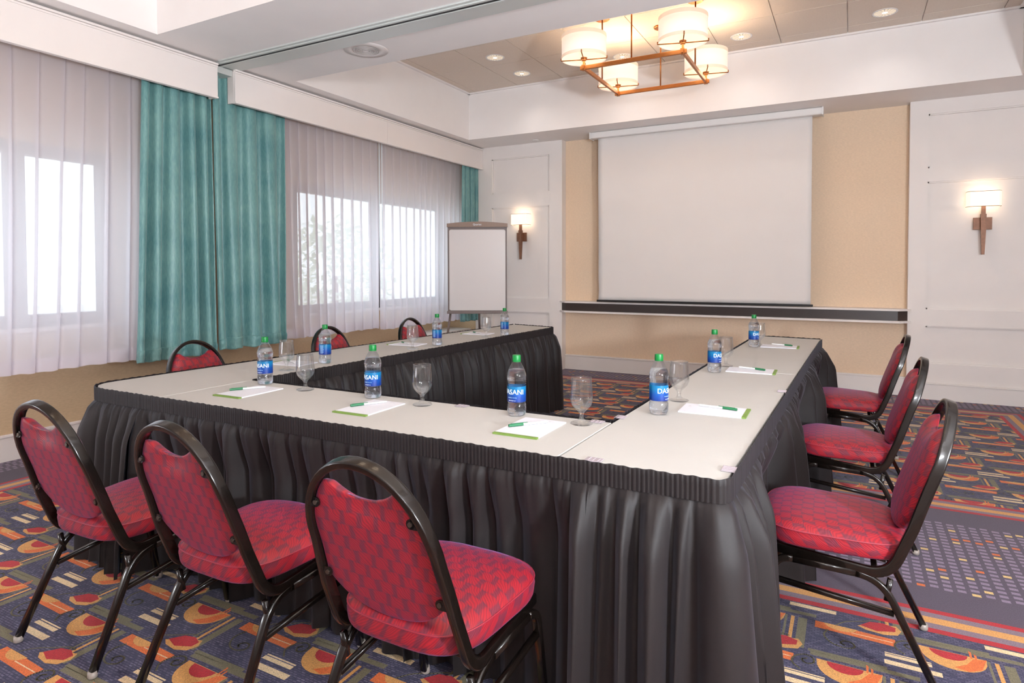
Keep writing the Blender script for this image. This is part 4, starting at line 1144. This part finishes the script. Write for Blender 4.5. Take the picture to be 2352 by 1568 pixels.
# ------------------------------------------------------------------ wall sconces
def make_sconce():
    t = thing('wall_sconce', '', 'wall lamp')   # origin on the wall, facing -y, z = shade middle height
    bm = bmesh.new()
    w, h, d = 0.132, 0.070, 0.10
    pts = [(-w, 0.0), (-w, -0.06), (-w+0.022, -d), (w-0.022, -d), (w, -0.06), (w, 0.0)]
    outs = []
    for z in (-h, h):
        outs.append([bm.verts.new((x, y-0.004, z)) for x, y in pts])
    for k in range(len(pts)-1): bm.faces.new((outs[0][k], outs[0][k+1], outs[1][k+1], outs[1][k]))
    sh = obj('lamp_shade', bm, M['sconce_shade'], t); s = sh.modifiers.new('cloth', 'SOLIDIFY'); s.thickness = 0.003
    for z in (-h, h):
        bm = bmesh.new()
        for a, b in zip(pts, pts[1:]): cyl(bm, (a[0], a[1]-0.004, z), (b[0], b[1]-0.004, z), 0.0022, n=6)
        obj('wire_rim', bm, M['bronze_dark'], sh)
    bm = bmesh.new(); box(bm, -0.072, 0.072, -0.018, 0.0, -0.285, -0.170, 0, 0.002); obj('back_plate', bm, M['bronze_dark'], t)
    bm = bmesh.new()
    rings = []
    for z, a, b in ((-0.52, 0.012, 0.012), (-0.285, 0.020, 0.020), (-0.14, 0.022, 0.022), (-0.14, 0.016, 0.016), (-0.05, 0.015, 0.015)):
        rings.append([bm.verts.new((x, -0.045+y, z)) for x, y in ((-a, -b), (a, -b), (a, b), (-a, b))])
    for A, B in zip(rings, rings[1:]):
        for k in range(4): bm.faces.new((A[k], A[(k+1) % 4], B[(k+1) % 4], B[k]))
    bm.faces.new(rings[0]); bm.faces.new(rings[-1]); obj('stem', bm, M['bronze_dark'], t)
    bm = bmesh.new(); lathe(bm, [(0.008, -0.03), (0.016, -0.01), (0.019, 0.008), (0.015, 0.026), (0.005, 0.034)], 14, (0, -0.05, 0)); obj('bulb', bm, M['lamp_glow'], t, smooth=True)
    return t
s0 = make_sconce()
for i, (x, lab) in enumerate(((1.095, 'wall sconce with a lit shade on the white panel right of the screen'), (-3.80, 'wall sconce with a lit shade beside the flip chart easel'))):
    c = s0 if i == 0 else copy_tree(s0)
    c.location = (x, YB-0.0005, 1.933); c['label'] = lab; c['group'] = 'lit wall sconces on the back wall'
    for dz in (0.045, -0.035):
        light('POINT', 'sconce_bulb_light', (x, YB-0.055, 1.933+dz), SCONCE_W/2, (1.0, 0.78, 0.55), 0.018)

# ------------------------------------------------------------------ chandeliers
def make_chandelier():
    t = thing('chandelier', '', 'ceiling light')   # origin: middle of the square frame
    hx, hy = 0.405, 0.435
    for a, b in (((-hx-0.03, -hy, 0), (hx+0.03, -hy, 0)), ((-hx-0.03, hy, 0), (hx+0.03, hy, 0)), ((-hx, -hy-0.03, 0.001), (-hx, hy+0.03, 0.001)), ((hx, -hy-0.03, 0.001), (hx, hy+0.03, 0.001))):
        bm = bmesh.new(); sd_ = Vector((0, 0, 1)); sweep(bm, [Vector(a), Vector(b)], 0.034, 0.020, sd_, n=8, power=0.25); obj('frame_bar', bm, M['bronze'], t)
    for x, y in ((0, -hy), (0, hy), (-hx, 0), (hx, 0)):
        bm = bmesh.new(); cyl(bm, (x, y, 0.015), (x, y, ZT-2.945-0.002), 0.0065, n=10)
        rd = obj('hanging_rod', bm, M['bronze'], t, smooth=True)
        bm = bmesh.new(); lathe(bm, [(0.058, ZT-2.945-0.016), (0.062, ZT-2.945-0.012), (0.062, ZT-2.945-0.002)], 24, (x, y, 0)); obj('ceiling_canopy', bm, M['bronze'], rd, smooth=True, auto=0.6)
    R, z0, z1 = 0.183, 0.072, 0.262
    for sx in (-1, 1):
        for sy in (-1, 1):
            cx, cy = sx*hx, sy*hy
            bm = bmesh.new(); lathe(bm, [(R, z0), (R, z1)], 40, (cx, cy, 0), cap=(False, False))
            sh = obj('drum_shade', bm, M['shade'], t, smooth=True); s = sh.modifiers.new('cloth', 'SOLIDIFY'); s.thickness = 0.003
            bm = bmesh.new()
            for a, b in ((z0-0.001, z0+0.024), (z1-0.030, z1+0.001)): lathe(bm, [(R+0.0022, a), (R+0.0022, b)], 40, (cx, cy, 0), cap=(False, False))
            obj('shade_band', bm, M['shade_hem'], sh, smooth=True)
            bm = bmesh.new(); lathe(bm, [(0.001, z0+0.010), (R-0.004, z0+0.010), (R-0.004, z0+0.013), (0.001, z0+0.013)], 40, (cx, cy, 0), cap=(False, False)); obj('diffuser', bm, M['diffuser'], sh)
            bm = bmesh.new()
            for k in range(4):
                a = PI/4*0.35+k*PI/2
                e = Vector((cx+(R+0.006)*math.cos(a), cy+(R+0.006)*math.sin(a), z0-0.004))
                cyl(bm, (cx, cy, z0-0.006), e, 0.0045, n=8); cyl(bm, e, e+Vector((0, 0, 0.020)), 0.0045, n=8)
            obj('spider_arm', bm, M['bronze'], t, smooth=True)
            bm = bmesh.new(); lathe(bm, [(0.010, 0.010), (0.010, z0-0.018), (0.020, z0-0.014), (0.022, z0+0.004), (0.027, z0+0.004), (0.027, z0+0.026), (0.010, z0+0.028)], 20, (cx, cy, 0)); obj('lamp_holder', bm, M['bronze'], t, smooth=True, auto=0.6)
            bm = bmesh.new(); box(bm, cx-0.016, cx+0.016, cy-0.016, cy+0.016, -0.022, 0.024, 0, 0.002); obj('corner_block', bm, M['bronze'], t)
    return t
c0 = make_chandelier()
for i, (p, lab) in enumerate(zip(CHAND, ('bronze square-framed chandelier with four lit drum shades, near the screen', 'bronze square-framed chandelier with four drum shades over the near half of the room'))):
    c = c0 if i == 0 else copy_tree(c0)
    c.location = p; c['label'] = lab
    for sx in (-1, 1):
        for sy in (-1, 1):
            light('POINT', 'chandelier_bulb_light', (p[0]+sx*0.405, p[1]+sy*0.435, p[2]+0.20), BULB_W*(1 if i == 0 else 0.35), WARM, 0.05)
            light('AREA', 'chandelier_down_light', (p[0]+sx*0.405, p[1]+sy*0.435, p[2]+0.062), BULB_W*0.12, WARM, 0.30, disk=True)

# ------------------------------------------------------------------ recessed downlights, speaker, sprinkler
def make_downlight():
    t = thing('recessed_downlight', '', 'ceiling light')
    bm = bmesh.new(); lathe(bm, [(0.100, -0.0005), (0.100, -0.004), (0.088, -0.006), (0.084, -0.001)], 32, cap=(False, False)); obj('trim_ring', bm, M['casing'], t, smooth=True)
    bm = bmesh.new(); lathe(bm, [(0.085, -0.001), (0.080, -0.0035), (0.055, -0.0045), (0.022, -0.0045)], 48, cap=(False, False))
    for k, f in enumerate(bm.faces): f.material_index = (k % 48) % 3 // 2
    obj('ribbed_reflector', bm, [M['lamp_soft'], M['chrome']], t)
    bm = bmesh.new(); lathe(bm, [(0.022, -0.0045), (0.001, -0.0055)], 24, cap=(False, False)); obj('lamp', bm, M['lamp_mid'], t)
    return t
d0 = make_downlight()
LABS = {(-3.30, 6.38): 'recessed downlight in the tiles at the far left corner of the tray', (-2.12, 6.38): 'recessed downlight seen under the left chandelier shades',
        (-0.94, 6.38): 'recessed downlight in the tiles right of the chandelier', (0.24, 6.38): 'recessed downlight in the tiles farthest to the right',
        (-3.30, 5.77): 'recessed downlight in the tiles second from the far left corner', (0.24, 4.6): 'recessed downlight near the right end of the far tray'}
for i, (x, y) in enumerate(DOWNLIGHTS):
    c = d0 if i == 0 else copy_tree(d0)
    c.location = (x, y, ZT); c['group'] = 'recessed downlights'
    c['label'] = LABS[(x, y)]
    light('SPOT', 'downlight_beam', (x, y, ZT-0.012), DOWN_W, (1.0, 0.95, 0.90), 0.07, angle=2.3)
t = thing('ceiling_speaker', 'round white speaker grille in the beam beside the ceiling track', 'speaker', (-3.20, 3.655, ZS))
bm = bmesh.new(); lathe(bm, [(0.165, -0.0005), (0.163, -0.005), (0.10, -0.008), (0.098, -0.006), (0.001, -0.006)], 40, cap=(False, False)); obj('cover_plate', bm, M['speaker'], t, smooth=True)
bm = bmesh.new()
for r in (0.025, 0.042, 0.058, 0.074, 0.090): lathe(bm, [(r, -0.006), (r, -0.0095), (r+0.006, -0.0095), (r+0.006, -0.006)], 40, cap=(False, False))
obj('grille_rings', bm, M['speaker_dark'], t, smooth=True)
t = thing('sprinkler_cover', 'small round sprinkler cover on the soffit near the far left panel', 'sprinkler', (-3.53, 7.20, ZS))
bm = bmesh.new(); lathe(bm, [(0.042, -0.0005), (0.042, -0.008), (0.036, -0.012), (0.001, -0.012)], 28, cap=(False, False)); obj('cover_disc', bm, M['casing'], t, smooth=True, auto=0.6)

# sky portals in the two window openings
for (y0, y1, z0, z1) in (W1, W2):
    o = light('AREA', 'window_portal', (XL-0.20, (y0+y1)/2, (z0+z1)/2), 1.0, COOL, z1-z0, rot=(0, -PI/2, 0), size_y=y1-y0)
    o.data.cycles.is_portal = True
